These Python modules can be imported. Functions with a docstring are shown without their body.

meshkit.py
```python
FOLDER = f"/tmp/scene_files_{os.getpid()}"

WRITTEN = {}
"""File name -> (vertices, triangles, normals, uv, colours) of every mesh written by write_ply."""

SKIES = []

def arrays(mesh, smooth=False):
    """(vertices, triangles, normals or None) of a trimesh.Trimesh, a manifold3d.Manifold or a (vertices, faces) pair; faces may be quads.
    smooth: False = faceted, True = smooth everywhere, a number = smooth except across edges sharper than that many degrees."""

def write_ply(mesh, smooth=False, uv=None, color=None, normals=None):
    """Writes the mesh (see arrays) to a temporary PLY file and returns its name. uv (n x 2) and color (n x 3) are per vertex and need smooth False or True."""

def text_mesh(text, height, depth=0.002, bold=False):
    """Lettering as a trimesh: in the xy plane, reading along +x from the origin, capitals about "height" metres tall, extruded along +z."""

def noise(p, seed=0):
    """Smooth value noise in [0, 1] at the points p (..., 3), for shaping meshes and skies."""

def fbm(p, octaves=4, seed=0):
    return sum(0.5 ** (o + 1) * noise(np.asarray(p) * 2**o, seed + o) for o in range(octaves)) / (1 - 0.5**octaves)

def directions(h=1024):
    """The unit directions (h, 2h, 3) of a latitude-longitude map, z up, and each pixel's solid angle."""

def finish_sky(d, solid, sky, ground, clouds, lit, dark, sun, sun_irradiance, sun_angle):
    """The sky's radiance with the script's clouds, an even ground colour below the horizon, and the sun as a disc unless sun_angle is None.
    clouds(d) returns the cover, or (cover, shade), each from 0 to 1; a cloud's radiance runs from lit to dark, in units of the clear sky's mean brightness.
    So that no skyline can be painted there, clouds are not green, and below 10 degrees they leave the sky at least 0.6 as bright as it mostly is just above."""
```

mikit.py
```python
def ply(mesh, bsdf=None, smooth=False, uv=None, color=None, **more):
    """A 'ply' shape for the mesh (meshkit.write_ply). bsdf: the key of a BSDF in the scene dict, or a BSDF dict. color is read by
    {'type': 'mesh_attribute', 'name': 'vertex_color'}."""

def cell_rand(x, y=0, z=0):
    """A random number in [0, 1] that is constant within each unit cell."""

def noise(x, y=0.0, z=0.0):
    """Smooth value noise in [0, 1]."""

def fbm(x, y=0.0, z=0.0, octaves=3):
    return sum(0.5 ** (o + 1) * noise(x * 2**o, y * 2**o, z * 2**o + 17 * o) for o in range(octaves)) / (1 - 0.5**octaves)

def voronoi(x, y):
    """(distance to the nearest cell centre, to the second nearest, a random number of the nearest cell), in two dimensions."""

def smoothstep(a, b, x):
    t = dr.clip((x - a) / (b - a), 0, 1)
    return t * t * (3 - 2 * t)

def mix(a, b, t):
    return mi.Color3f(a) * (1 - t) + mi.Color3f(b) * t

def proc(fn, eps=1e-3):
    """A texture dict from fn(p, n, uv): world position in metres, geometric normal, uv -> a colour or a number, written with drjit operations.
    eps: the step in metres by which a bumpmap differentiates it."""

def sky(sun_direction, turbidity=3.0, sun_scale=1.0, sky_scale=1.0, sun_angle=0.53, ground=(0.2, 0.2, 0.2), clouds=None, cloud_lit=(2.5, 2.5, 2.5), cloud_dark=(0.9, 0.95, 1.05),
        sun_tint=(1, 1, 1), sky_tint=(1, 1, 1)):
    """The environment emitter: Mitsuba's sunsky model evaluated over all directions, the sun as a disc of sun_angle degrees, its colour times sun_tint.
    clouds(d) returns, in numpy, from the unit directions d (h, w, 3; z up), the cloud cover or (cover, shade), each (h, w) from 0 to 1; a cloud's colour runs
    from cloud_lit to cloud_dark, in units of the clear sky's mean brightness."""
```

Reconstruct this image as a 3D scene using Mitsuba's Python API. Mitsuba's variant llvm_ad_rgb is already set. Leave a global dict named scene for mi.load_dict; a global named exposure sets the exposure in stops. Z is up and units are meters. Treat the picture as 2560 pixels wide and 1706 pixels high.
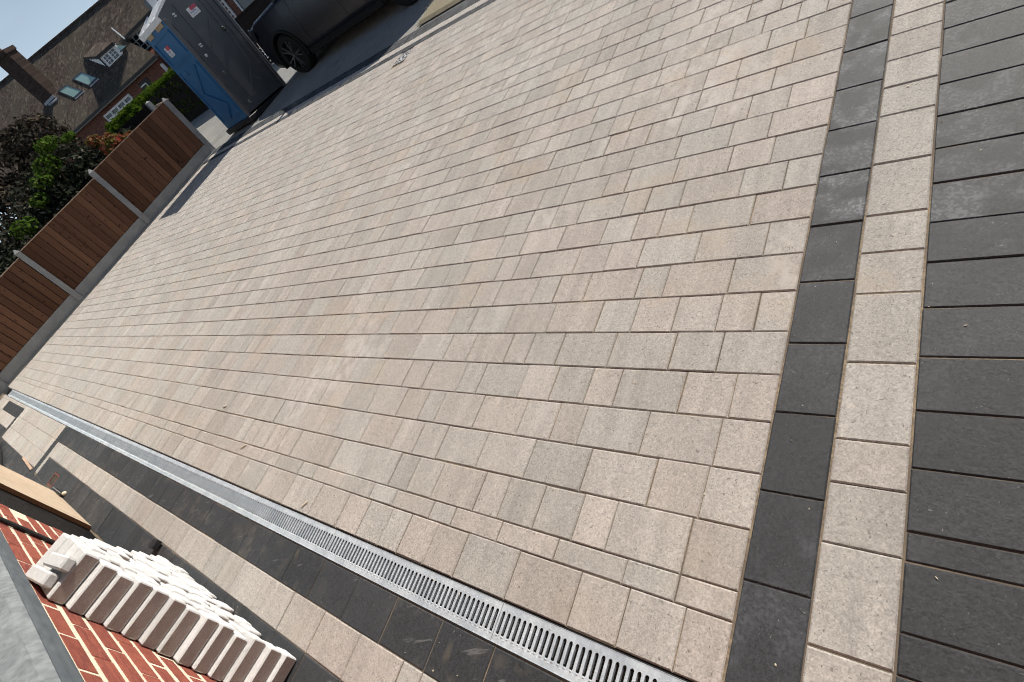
import math
import numpy as np, trimesh, mitsuba as mi, drjit as dr
import manifold3d as m3
import mikit, meshkit
from shapely.geometry import Polygon, box as sbox

scene, labels = {}, {}
T = mi.ScalarTransform4f
rng = np.random.default_rng(7)
# ------------------------------------------------------------------ camera, light, exposure
CAM = np.array([0.4913, -0.4273, 1.5051])
FW = np.array([-0.6635, 0.4794, -0.5744]); UP = np.array([-0.0035, 0.7657, 0.6431])
scene['camera'] = {'type': 'perspective', 'fov': 86.1455, 'fov_axis': 'x', 'near_clip': 0.02, 'far_clip': 2000.0,
                   'to_world': T().look_at(origin=CAM.tolist(), target=(CAM + FW).tolist(), up=UP.tolist())}
SUN = (0.055, 0.688, 0.725)


def cirrus(d):
    n = meshkit.fbm(d * np.array([3.0, 3.0, 9.0]) + 5.0, 4, seed=3)
    low = np.clip(1.25 - d[..., 2] / 0.32, 0, 1)
    return np.clip(0.82 * low + 0.8 * np.clip(n - 0.50, 0, 1), 0, 0.9)


scene['sky'] = mikit.sky(SUN, turbidity=3.0, sky_scale=0.36, clouds=cirrus, cloud_lit=(4.6, 5.7, 6.6), cloud_dark=(3.0, 3.6, 4.2), sun_tint=(0.91, 1.03, 1.25))
exposure = 2.1

TH = math.radians(6.96)                      # the driveway climbs 7 degrees from the house towards the street
ct, st = math.cos(TH), math.sin(TH)
MG = np.array([[1, 0, 0], [0, ct, -st], [0, st, ct]])
SLOPE = T().rotate([1, 0, 0], 6.96)


def gz(y):                                   # height of the sloping ground (world)
    return y * math.tan(TH)


# ------------------------------------------------------------------ helpers
def merge(ms):
    return trimesh.util.concatenate(ms)


def bx(x0, x1, y0, y1, z0, z1):
    b = trimesh.creation.box(extents=(x1 - x0, y1 - y0, z1 - z0)); b.apply_translation(((x0 + x1) / 2, (y0 + y1) / 2, (z0 + z1) / 2)); return b


def cham(x0, x1, y0, y1, z0, z1, c=0.004):
    """box with all edges chamfered (convex hull of 24 points)"""
    p = []
    for sx in (0, 1):
        for sy in (0, 1):
            for sz in (0, 1):
                X, Y, Z = (x0, x1)[sx], (y0, y1)[sy], (z0, z1)[sz]
                dx, dy, dz = c * (1 - 2 * sx), c * (1 - 2 * sy), c * (1 - 2 * sz)
                p += [(X, Y + dy, Z + dz), (X + dx, Y, Z + dz), (X + dx, Y + dy, Z)]
    return hull(p)


def hull(p):
    m = m3.Manifold.hull_points(np.asarray(p, np.float32)).to_mesh()
    return trimesh.Trimesh(m.vert_properties[:, :3], m.tri_verts, process=False)


def tube(pts, r, n=8):
    pts = np.asarray(pts, float); V, F = [], []
    for i, q in enumerate(pts):
        d = pts[min(i + 1, len(pts) - 1)] - pts[max(i - 1, 0)]; d /= np.linalg.norm(d)
        a = np.cross(d, [0.3, 0.5, 0.8]); a /= np.linalg.norm(a); b = np.cross(d, a)
        rr = r[i] if np.ndim(r) else r
        V += [q + rr * (math.cos(t) * a + math.sin(t) * b) for t in np.arange(n) * 2 * math.pi / n]
        if i:
            F += [((i - 1) * n + k, (i - 1) * n + (k + 1) % n, i * n + (k + 1) % n) for k in range(n)] + [((i - 1) * n + k, i * n + (k + 1) % n, i * n + k) for k in range(n)]
    F += [(0, k + 1, k) for k in range(1, n - 1)]; e = (len(pts) - 1) * n; F += [(e, e + k, e + k + 1) for k in range(1, n - 1)]
    return trimesh.Trimesh(np.array(V), np.array(F), process=False)


def bar(a, b, w, h, up=(0, 0, 1)):
    """square bar from a to b: w across, h along up"""
    a, b = np.asarray(a, float), np.asarray(b, float); d = b - a; d /= np.linalg.norm(d)
    s = np.cross(d, up); s /= np.linalg.norm(s); u = np.cross(s, d)
    return hull([q + s * i * w / 2 + u * j * h / 2 for q in (a, b) for i in (-1, 1) for j in (-1, 1)])


def poly3(pts, normal_hint=None):
    p = np.asarray(pts, float); f = np.array([(0, i, i + 1) for i in range(1, len(p) - 1)])
    m = trimesh.Trimesh(p, f, process=False)
    if normal_hint is not None and np.dot(m.face_normals[0], normal_hint) < 0:
        m.invert()
    return m


def slab(pts, n, t):
    """planar polygon given thickness t against its normal n"""
    p = np.asarray(pts, float); n = np.asarray(n, float) / np.linalg.norm(n); k = len(p); q = p - n * t
    V = np.vstack([p, q]); F = [(0, i, i + 1) for i in range(1, k - 1)] + [(k, k + i + 1, k + i) for i in range(1, k - 1)]
    for i in range(k):
        j = (i + 1) % k; F += [(i, k + i, k + j), (i, k + j, j)]
    m = trimesh.Trimesh(V, np.array(F), process=False)
    if np.dot(np.cross(p[1] - p[0], p[2] - p[1]), n) < 0:
        m.invert()
    return m


used = {}


def key_for(name, parent=None):
    base = f'{parent}__{name}' if parent else name
    k = used.get(base, 0); used[base] = k + 1
    return base if k == 0 else f'{base}_{k:03d}'


def put(name, mesh, bsdf, parent=None, smooth=False, uv=None, to_world=None, **tags):
    key = key_for(name, parent)
    if isinstance(mesh, dict):
        s = dict(mesh)
    else:
        if uv is not None and smooth is not False:
            smooth = True
        if uv is not None and np.ndim(uv) == 1:
            uv = np.tile(np.asarray(uv, float), (len(mesh.vertices), 1))
        s = mikit.ply(mesh, bsdf, smooth=smooth, uv=uv)
    if to_world is not None:
        s['to_world'] = to_world
    scene[key] = s
    if tags:
        labels[key] = tags
    return key


def thing(name, label, category, group=None):
    key = key_for(name); labels[key] = {'label': label, 'category': category}
    if group:
        labels[key]['group'] = group
    return key


def flat_uv(m, u, v):
    return np.tile([u, v], (len(m.vertices), 1))


# ------------------------------------------------------------------ materials
N, FB, MX, SS = mikit.noise, mikit.fbm, mikit.mix, mikit.smoothstep


def C(r, g, b):
    return mi.Color3f(r, g, b)


def mat(name, base, rough=0.8, metallic=0.0, spec=0.4, bump=None, bscale=1.0, eps=1e-3, **kw):
    d = {'type': 'principled', 'roughness': rough if not callable(rough) else mikit.proc(rough), 'metallic': metallic, 'specular': spec, **kw}
    d['base_color'] = mikit.proc(base) if callable(base) else {'type': 'rgb', 'value': list(base)}
    if bump:
        d = {'type': 'bumpmap', 'arbitrary': mikit.proc(bump, eps=eps), 'bsdf': d, 'scale': bscale}
    scene[name] = {'type': 'twosided', 'bsdf': d}
    return name


def paver_light(p, n, uv):
    g = N(p.x * 330, p.y * 330, p.z * 330)
    g2 = N(p.x * 150 + 7, p.y * 150, p.z * 150)
    cl = FB(p.x * 9, p.y * 9, p.z * 9)
    big = FB(p.x * 1.1 + 3, p.y * 1.1, 0.5)
    c = MX(C(0.345, 0.323, 0.297), C(0.412, 0.388, 0.360), uv.x)
    c = c * MX(C(1.03, 0.985, 0.965), C(0.985, 1.005, 1.0), uv.y)
    strk = FB(p.x * 26 + uv.x * 61, p.y * 2.6 + uv.y * 17, 4.0)
    c = c * (0.70 + 0.50 * g + 0.30 * (g2 - 0.5)) * (0.94 + 0.12 * cl) * (0.86 + 0.27 * strk) * (0.95 + 0.10 * big)
    pit = SS(0.82, 0.90, N(p.x * 230 + 31, p.y * 230 + 5, p.z * 230)) * 0.45
    c = c * (1 - pit)
    bloom = SS(0.60, 0.80, FB(p.x * 2.3 + 11, p.y * 2.3 + 4, 0.0)) * SS(0.45, 0.8, FB(p.x * 22, p.y * 16, 3.0))
    sand = SS(0.62, 0.80, FB(p.x * 3.1 + 40, p.y * 3.1 + 9, 1.0)) * (0.4 + 0.6 * SS(0.4, 0.7, FB(p.x * 30, p.y * 30, 2.0)))
    c = MX(c, C(0.50, 0.47, 0.44), bloom * 0.6)
    return MX(c, C(0.42, 0.34, 0.25), sand * 0.30)


def paver_dark(p, n, uv):
    g = N(p.x * 340, p.y * 340, p.z * 340)
    g2 = N(p.x * 150 + 3, p.y * 150, p.z * 150)
    cl = FB(p.x * 8 + 2, p.y * 8, p.z * 8)
    c = MX(C(0.031, 0.0335, 0.037), C(0.047, 0.0505, 0.0555), uv.x)
    c = c * (0.58 + 0.62 * g + 0.36 * (g2 - 0.35)) * (0.8 + 0.4 * cl)
    glint = SS(0.93, 0.96, N(p.x * 190 + 90, p.y * 190, p.z * 190))
    c = MX(c, C(0.22, 0.22, 0.22), glint * 0.6)
    bloom = uv.y * SS(0.36, 0.75, FB(p.x * 14, p.y * 14, 6.0)) * (0.35 + 0.65 * SS(0.4, 0.75, g2))  # white bloom, plus a painted bluish sheen on the farther dark blocks
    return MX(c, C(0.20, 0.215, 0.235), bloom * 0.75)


def paver_dusty(p, n, uv):
    c = paver_dark(p, n, mi.Point2f(uv.x, 0.0 * uv.y))
    dust = SS(0.52, 0.80, FB(p.x * 7 + 3, p.y * 9, 2.0)) * SS(0.40, 0.75, FB(p.x * 90, p.y * 70, 1.0))
    scr = SS(0.80, 0.88, FB(p.x * 9 + p.y * 6, p.y * 60 - p.x * 30, 5.0))
    edge = SS(0.55, 0.8, FB(p.x * 18, p.y * 18, 8.0)) * uv.y
    c = MX(c, C(0.15, 0.145, 0.13), dust * 0.30)
    c = MX(c, C(0.22, 0.22, 0.22), scr * 0.35)
    return MX(c, C(0.18, 0.15, 0.11), edge * 0.25)


def pav_bump(p, n, uv):
    return N(p.x * 260, p.y * 260, p.z * 260) + 0.6 * N(p.x * 120 + 9, p.y * 120, p.z * 120)


mat('m_light', paver_light, 0.85, spec=0.35, bump=pav_bump, bscale=0.0007, eps=8e-4)
mat('m_dark', paver_dark, 0.68, spec=0.40, bump=pav_bump, bscale=0.0006, eps=8e-4)
mat('m_dusty', paver_dusty, 0.66, spec=0.40, bump=pav_bump, bscale=0.0006, eps=8e-4)
mat('m_sand', lambda p, n, uv: MX(C(0.14, 0.115, 0.09), C(0.33, 0.26, 0.175), N(p.x * 140, p.y * 140, 0.0) * SS(0.35, 0.7, FB(p.x * 4, p.y * 4, 2.0))), 0.95, spec=0.1)
mat('m_concrete', lambda p, n, uv: MX(C(0.22, 0.225, 0.225), C(0.36, 0.36, 0.355), FB(p.x * 7, p.y * 7, p.z * 5)) * (0.85 + 0.3 * N(p.x * 90, p.y * 90, p.z * 90)), 0.85, spec=0.3,
    bump=lambda p, n, uv: FB(p.x * 60, p.y * 60, p.z * 60), bscale=0.002)
mat('m_pavement', lambda p, n, uv: MX(C(0.17, 0.172, 0.165), C(0.27, 0.262, 0.245), FB(p.x * 1.3, p.y * 1.3, 1.0)) * (0.8 + 0.4 * FB(p.x * 25, p.y * 12, 0.0)), 0.9, spec=0.3)


def wood_fence(p, n, uv):
    u = p.x * 0.15 + p.y * 0.99
    grain = FB(u * 70 + uv.x * 30, p.z * 2.0, uv.x * 9)
    knot = SS(0.84, 0.92, N(u * 30 + uv.x * 50, p.z * 14, uv.x * 3))
    c = MX(C(0.060, 0.026, 0.014), C(0.215, 0.105, 0.062), grain * 0.45 + 0.55 * uv.x)
    return c * (1 - 0.6 * knot)


mat('m_fence', wood_fence, 0.8, spec=0.25, bump=lambda p, n, uv: FB((p.x * 0.15 + p.y * 0.99) * 120, p.z * 4, 0.0), bscale=0.001)
mat('m_lath', lambda p, n, uv: MX(C(0.36, 0.25, 0.18), C(0.50, 0.37, 0.28), FB(p.x * 20, p.y * 20, p.z * 20)), 0.8, spec=0.2)


def plywood(p, n, uv):
    w = FB(p.x * 5 + 3 * N(p.z * 1.6, p.x * 3, 0.0), p.z * 1.2, 1.0, 4)
    fine = FB(p.x * 160, p.z * 6, 2.0)
    c = MX(C(0.38, 0.285, 0.195), C(0.52, 0.42, 0.315), w)
    band = SS(0.55, 0.62, dr.abs(w * 9 - dr.floor(w * 9) - 0.5) * 2)
    return c * (0.86 + 0.2 * fine) * (1 - 0.10 * band)


mat('m_ply', plywood, 0.7, spec=0.3)


def plyedge(p, n, uv):
    t = (-p.y - 0.8605) * 1000 / 3.2
    lay = SS(0.45, 0.55, dr.abs(t - dr.floor(t) - 0.5) * 2)
    return MX(C(0.085, 0.035, 0.016), C(0.19, 0.085, 0.04), lay) * (0.7 + 0.6 * FB(p.z * 60, p.x * 60, p.y * 200))


mat('m_plyedge', plyedge, 0.85, spec=0.2)


def brick_red(p, n, uv):
    f = FB(p.x * 30 + uv.x * 40, p.z * 45, uv.x * 7, 4); s = FB(p.x * 12 + uv.y * 30, p.z * 90, 2.0)
    c = MX(C(0.145, 0.040, 0.030), C(0.29, 0.090, 0.060), f * 0.75 + 0.25 * uv.x)
    c = MX(c, C(0.12, 0.035, 0.032), SS(0.50, 0.72, s) * 0.8 * uv.y)
    return c * (0.8 + 0.4 * N(p.x * 260, p.y * 260, p.z * 260))


mat('m_brick', brick_red, 0.9, spec=0.2, bump=lambda p, n, uv: FB(p.x * 150, p.y * 150, p.z * 170), bscale=0.0008)
mat('m_mortar', lambda p, n, uv: MX(C(0.50, 0.42, 0.31), C(0.64, 0.57, 0.46), FB(p.x * 40, p.y * 40, p.z * 40)), 0.95, spec=0.15, bump=lambda p, n, uv: FB(p.x * 160, p.y * 160, p.z * 160), bscale=0.003)


def far_brick(sx, sz, dark, lite, mort, axis=0, hyaw=0.0):
    cu, su = math.cos(hyaw), math.sin(hyaw)

    def fn(p, n, uv):
        u = (p.x * cu + p.y * su) if axis == 0 else (p.y * cu - p.x * su)
        row = dr.floor(p.z / sz); uu = u / sx + 0.5 * (row - 2 * dr.floor(row / 2)); col = dr.floor(uu)
        fu, fz = uu - col, p.z / sz - row
        m = SS(0.0, 0.10, fu) * SS(1.0, 0.92, fu) * SS(0.0, 0.2, fz) * SS(1.0, 0.86, fz)
        return MX(C(*mort), MX(C(*dark), C(*lite), mikit.cell_rand(col, row, 1)), m)
    return fn


HYAW = math.radians(16.1)
mat('m_farbrick', far_brick(0.225, 0.075, (0.12, 0.042, 0.032), (0.23, 0.085, 0.06), (0.22, 0.17, 0.14), 0, HYAW), 0.9, spec=0.2)
mat('m_chimney', far_brick(0.225, 0.075, (0.045, 0.030, 0.026), (0.095, 0.065, 0.054), (0.05, 0.04, 0.036), 0, HYAW), 0.95, spec=0.2)
mat('m_housebrick', far_brick(0.265, 0.0765, (0.27, 0.07, 0.036), (0.44, 0.15, 0.075), (0.55, 0.47, 0.37)), 0.9, spec=0.2)


def rooftile(p, n, uv):
    cu, su = math.cos(HYAW), math.sin(HYAW)
    u = p.x * cu + p.y * su; w = p.z * 1.624
    row = dr.floor(w / 0.16); uu = u / 0.24 + 0.5 * (row - 2 * dr.floor(row / 2)); col = dr.floor(uu)
    r = mikit.cell_rand(col, row, 3); fw = w / 0.16 - row; fu = uu - col
    c = MX(C(0.046, 0.034, 0.028), C(0.090, 0.069, 0.056), r)
    moss = SS(0.42, 0.68, FB(u * 0.55, w * 0.5, 3.0)); c = MX(c, C(0.075, 0.066, 0.048), moss * 0.6)
    lich = SS(0.70, 0.8, N(u * 7, w * 7, 1.0)); c = MX(c, C(0.22, 0.19, 0.15), lich * 0.35)
    return c * (0.55 + 0.45 * SS(0.02, 0.22, fw)) * (0.65 + 0.35 * SS(0.0, 0.09, fu)) * (0.75 + 0.5 * FB(u * 2, w * 2, 9.0))


def roofbump(p, n, uv):
    w = p.z * 1.624 / 0.16
    u = (p.x * math.cos(HYAW) + p.y * math.sin(HYAW)) / 0.24; row = dr.floor(w)
    return (1 - (w - row)) + 0.7 * mikit.cell_rand(dr.floor(u + 0.5 * (row - 2 * dr.floor(row / 2))), row, 2)


mat('m_roof', rooftile, 0.9, spec=0.2, bump=roofbump, bscale=0.03, eps=0.01)
mat('m_stone', lambda p, n, uv: MX(C(0.135, 0.150, 0.158), C(0.26, 0.275, 0.28), FB(p.x * 9, p.y * 30 + p.x * 14, p.z * 30, 4)) * (0.7 + 0.5 * FB(p.x * 34 + p.y * 60, p.y * 60 - p.x * 90, 1.0)), 0.8, spec=0.3,
    bump=lambda p, n, uv: FB(p.x * 40, p.y * 90, p.z * 90), bscale=0.006)


def stackblock(p, n, uv):                    # pale cast blocks coloured brown on the front faces
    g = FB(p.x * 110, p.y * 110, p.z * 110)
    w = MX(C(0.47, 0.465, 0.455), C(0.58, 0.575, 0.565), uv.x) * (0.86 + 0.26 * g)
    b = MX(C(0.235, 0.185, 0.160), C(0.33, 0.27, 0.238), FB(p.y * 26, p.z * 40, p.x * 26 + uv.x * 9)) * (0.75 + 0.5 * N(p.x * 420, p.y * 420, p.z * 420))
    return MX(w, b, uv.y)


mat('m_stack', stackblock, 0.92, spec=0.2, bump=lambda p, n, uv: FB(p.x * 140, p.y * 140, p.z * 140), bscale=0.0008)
mat('m_galv', lambda p, n, uv: MX(C(0.46, 0.52, 0.57), C(0.70, 0.76, 0.80), FB(p.x * 16, p.y * 16, 0.0)) * (0.8 + 0.3 * FB(p.x * 90, p.y * 50, 1.0)), lambda p, n, uv: 0.34 + 0.25 * FB(p.x * 20 + 5, p.y * 20, 0.0), metallic=0.35, spec=0.6)
mat('m_trough', (0.018, 0.018, 0.018), 0.7)
mat('m_iron', lambda p, n, uv: MX(C(0.05, 0.05, 0.055), C(0.45, 0.45, 0.46), SS(0.45, 0.6, N(p.x * 55, p.y * 55, 2.0))), 0.6, spec=0.5)
mat('m_gully', (0.16, 0.06, 0.045), 0.6)
mat('m_blue', lambda p, n, uv: MX(C(0.012, 0.085, 0.215), C(0.022, 0.118, 0.265), FB(p.x * 2, p.y * 2, p.z * 2)) * (0.9 + 0.2 * FB(p.x * 40, p.y * 40, p.z * 40)), 0.45, spec=0.5)
mat('m_door', lambda p, n, uv: MX(C(0.055, 0.062, 0.072), C(0.085, 0.09, 0.10), FB(p.x * 3, p.y * 3, p.z * 3)), 0.42, spec=0.5)
mat('m_hinge_litedge', (0.36, 0.39, 0.43), 0.4)  # pale grey of hinges and latch, also painted as sunlit edges
mat('m_white', lambda p, n, uv: C(0.72, 0.73, 0.74) * (0.9 + 0.14 * FB(p.x * 6, p.y * 6, p.z * 6)), 0.5, spec=0.4)
mat('m_vent', (0.40, 0.31, 0.20), 0.7)
mat('m_black', lambda p, n, uv: C(0.013, 0.013, 0.014) * (0.6 + 0.9 * FB(p.x * 5, p.y * 5, p.z * 5)), 0.5, spec=0.4)


def blackboard(p, n, uv):
    sp = SS(0.91, 0.93, N(p.x * 34, p.y * 34, p.z * 34)); sm = SS(0.6, 0.8, FB(p.x * 9, p.z * 7, 1.0))
    return MX(MX(C(0.006, 0.0055, 0.0055), C(0.016, 0.0155, 0.0155), sm * 0.6), C(0.22, 0.22, 0.22), sp * 0.6)


mat('m_blackboard', blackboard, 0.6, spec=0.15)
mat('m_render', lambda p, n, uv: C(0.42, 0.42, 0.40) * (0.85 + 0.3 * FB(p.x * 12, p.y * 12, p.z * 12)), 0.9, spec=0.2)
mat('m_sign', lambda p, n, uv: MX(MX(C(0.58, 0.58, 0.60), C(0.42, 0.07, 0.11), SS(0.60, 0.62, uv.y) * SS(0.30, 0.33, uv.x)),
                                  C(0.22, 0.25, 0.40), SS(0.36, 0.38, uv.y) * SS(0.56, 0.54, uv.y) * SS(0.14, 0.16, uv.x) * SS(0.80, 0.78, uv.x) * (0.4 + 0.6 * SS(0.35, 0.5, N(uv.x * 26, uv.y * 9, 0.0)))
                                  + 0.6 * SS(0.12, 0.14, uv.y) * SS(0.26, 0.24, uv.y) * SS(0.15, 0.17, uv.x) * SS(0.9, 0.88, uv.x) * SS(0.4, 0.55, N(uv.x * 40, uv.y * 14, 3.0))), 0.5)
scene['m_car'] = {'type': 'twosided', 'bsdf': {'type': 'principled', 'base_color': {'type': 'rgb', 'value': [0.003, 0.0045, 0.010]}, 'roughness': 0.33, 'specular': 0.5, 'clearcoat': 0.8, 'clearcoat_gloss': 0.94}}
mat('m_tyre', (0.011, 0.011, 0.011), 0.85, spec=0.3)
mat('m_alloy', (0.22, 0.225, 0.235), 0.3, metallic=0.8)
mat('m_alloydark', (0.02, 0.02, 0.022), 0.45)
mat('m_chrome', (0.75, 0.76, 0.78), 0.15, metallic=1.0)
mat('m_frame', (0.80, 0.81, 0.82), 0.5)
mat('m_pane', (0.02, 0.025, 0.03), 0.08, spec=0.6)
mat('m_sky_reflection', (0.36, 0.56, 0.52), 0.12, spec=0.6)  # pale green base colour paints in the reflected sky
mat('m_lead', (0.36, 0.38, 0.42), 0.5)
mat('m_soil', lambda p, n, uv: MX(C(0.035, 0.028, 0.02), C(0.085, 0.065, 0.045), FB(p.x * 6, p.y * 6, 1.0)), 0.95, spec=0.1)
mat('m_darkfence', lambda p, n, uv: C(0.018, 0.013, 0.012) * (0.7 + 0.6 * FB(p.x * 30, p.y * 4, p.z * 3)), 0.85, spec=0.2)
mat('m_straw', lambda p, n, uv: MX(C(0.20, 0.175, 0.12), C(0.34, 0.31, 0.24), uv.x), 0.9, spec=0.1)
mat('m_debris', lambda p, n, uv: MX(C(0.55, 0.47, 0.34), C(0.72, 0.66, 0.55), uv.x), 0.85, spec=0.2)
mat('m_leafstain', (0.62, 0.58, 0.54), 0.9)
mat('m_bark', lambda p, n, uv: MX(C(0.05, 0.035, 0.025), C(0.12, 0.09, 0.065), FB(p.x * 20, p.y * 20, p.z * 5)), 0.9, spec=0.1)
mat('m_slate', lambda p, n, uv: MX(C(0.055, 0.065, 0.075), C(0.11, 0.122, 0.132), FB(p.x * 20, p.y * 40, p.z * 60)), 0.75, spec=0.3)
scene['m_glass'] = {'type': 'thindielectric', 'int_ior': 1.5, 'specular_transmittance': {'type': 'rgb', 'value': [0.36, 0.40, 0.40]}}


def leafmat(name, a, b, c, trans=0.5, rough=0.45):
    scene[name] = {'type': 'principledthin', 'base_color': mikit.proc(lambda p, n, uv: MX(MX(C(*a), C(*b), SS(0.0, 0.7, uv.x)), C(*c), SS(0.80, 1.0, uv.x))), 'roughness': rough, 'diff_trans': trans, 'eta': 1.45}


leafmat('m_leaf_copper', (0.018, 0.014, 0.012), (0.050, 0.045, 0.036), (0.13, 0.10, 0.075), 0.35)
leafmat('m_leaf_green', (0.040, 0.075, 0.014), (0.085, 0.150, 0.024), (0.15, 0.22, 0.05), 0.7)
leafmat('m_leaf_dark', (0.016, 0.022, 0.015), (0.040, 0.046, 0.032), (0.16, 0.16, 0.13), 0.25, 0.25)  # lightest tone paints glints on some of the leaves
leafmat('m_leaf_red', (0.07, 0.10, 0.02), (0.26, 0.13, 0.07), (0.36, 0.05, 0.04), 0.7)
leafmat('m_leaf_hedge', (0.030, 0.065, 0.008), (0.085, 0.135, 0.016), (0.15, 0.20, 0.03), 0.6)

# ------------------------------------------------------------------ ground and setting
STRUCT = dict(kind='structure')


def sheet(x0, x1, ys, zoff=0.0, nx=2):
    xs = np.linspace(x0, x1, nx); V = [(x, y, zz + zoff) for y, zz in ys for x in xs]; F = []
    for j in range(len(ys) - 1):
        for i in range(nx - 1):
            a = j * nx + i; F += [(a, a + 1, a + nx + 1), (a, a + nx + 1, a + nx)]
    return trimesh.Trimesh(np.array(V), np.array(F), process=False)


prof = [(-400, -0.45), (-30, -0.45), (-3, -0.35), (-1.0, gz(-1.0)), (9.6, gz(9.6)), (11, 1.26), (14, 1.3), (60, 1.4), (400, 1.5)]
put('ground', sheet(-400, 400, prof, -0.09), 'm_soil', label='dark bare soil around the paved drive and behind the fence', category='ground', **STRUCT)
put('pavement', sheet(-40, 9.0, [(5.47 * ct, 5.47 * st), (9.6, gz(9.6))], -0.012), 'm_pavement', label='pale worn concrete pavement between the block paving and the road hedge', category='pavement', **STRUCT)


def gpt(x, y, z=0.0):                        # ground-frame point to world
    return MG @ np.array([x, y, z])


def block_mesh(x0, x1, y0, y1, r, gap=0.0017, ch=0.0034):
    """one paving block: bottom skirt, vertical sides, chamfer, top; laid a hair uneven"""
    x0, x1, y0, y1 = x0 + gap, x1 - gap, y0 + gap, y1 - gap
    dz = r.normal(0, 0.0007); tx, ty = r.normal(0, 0.003, 2); cxm, cym = (x0 + x1) / 2, (y0 + y1) / 2
    j = r.normal(0, 0.0006, 4)
    x0 += j[0]; x1 += j[1]; y0 += j[2]; y1 += j[3]
    c = ch * r.uniform(0.8, 1.25)
    ring = lambda d, z: [(x0 + d, y0 + d, z), (x1 - d, y0 + d, z), (x1 - d, y1 - d, z), (x0 + d, y1 - d, z)]
    V = np.array(ring(0, -0.03) + ring(0, -c) + ring(c, 0), float)
    V[4:, 2] += dz + tx * (V[4:, 0] - cxm) + ty * (V[4:, 1] - cym)
    F = []
    for k in (0, 4):
        for i in range(4):
            a, b = k + i, k + (i + 1) % 4; F += [(a, b, b + 4), (a, b + 4, a + 4)]
    F += [(8, 9, 10), (8, 10, 11)]
    # separate vertices per face so that facets stay crisp is handled by face normals
    return trimesh.Trimesh(V, np.array(F), process=False)


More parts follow.
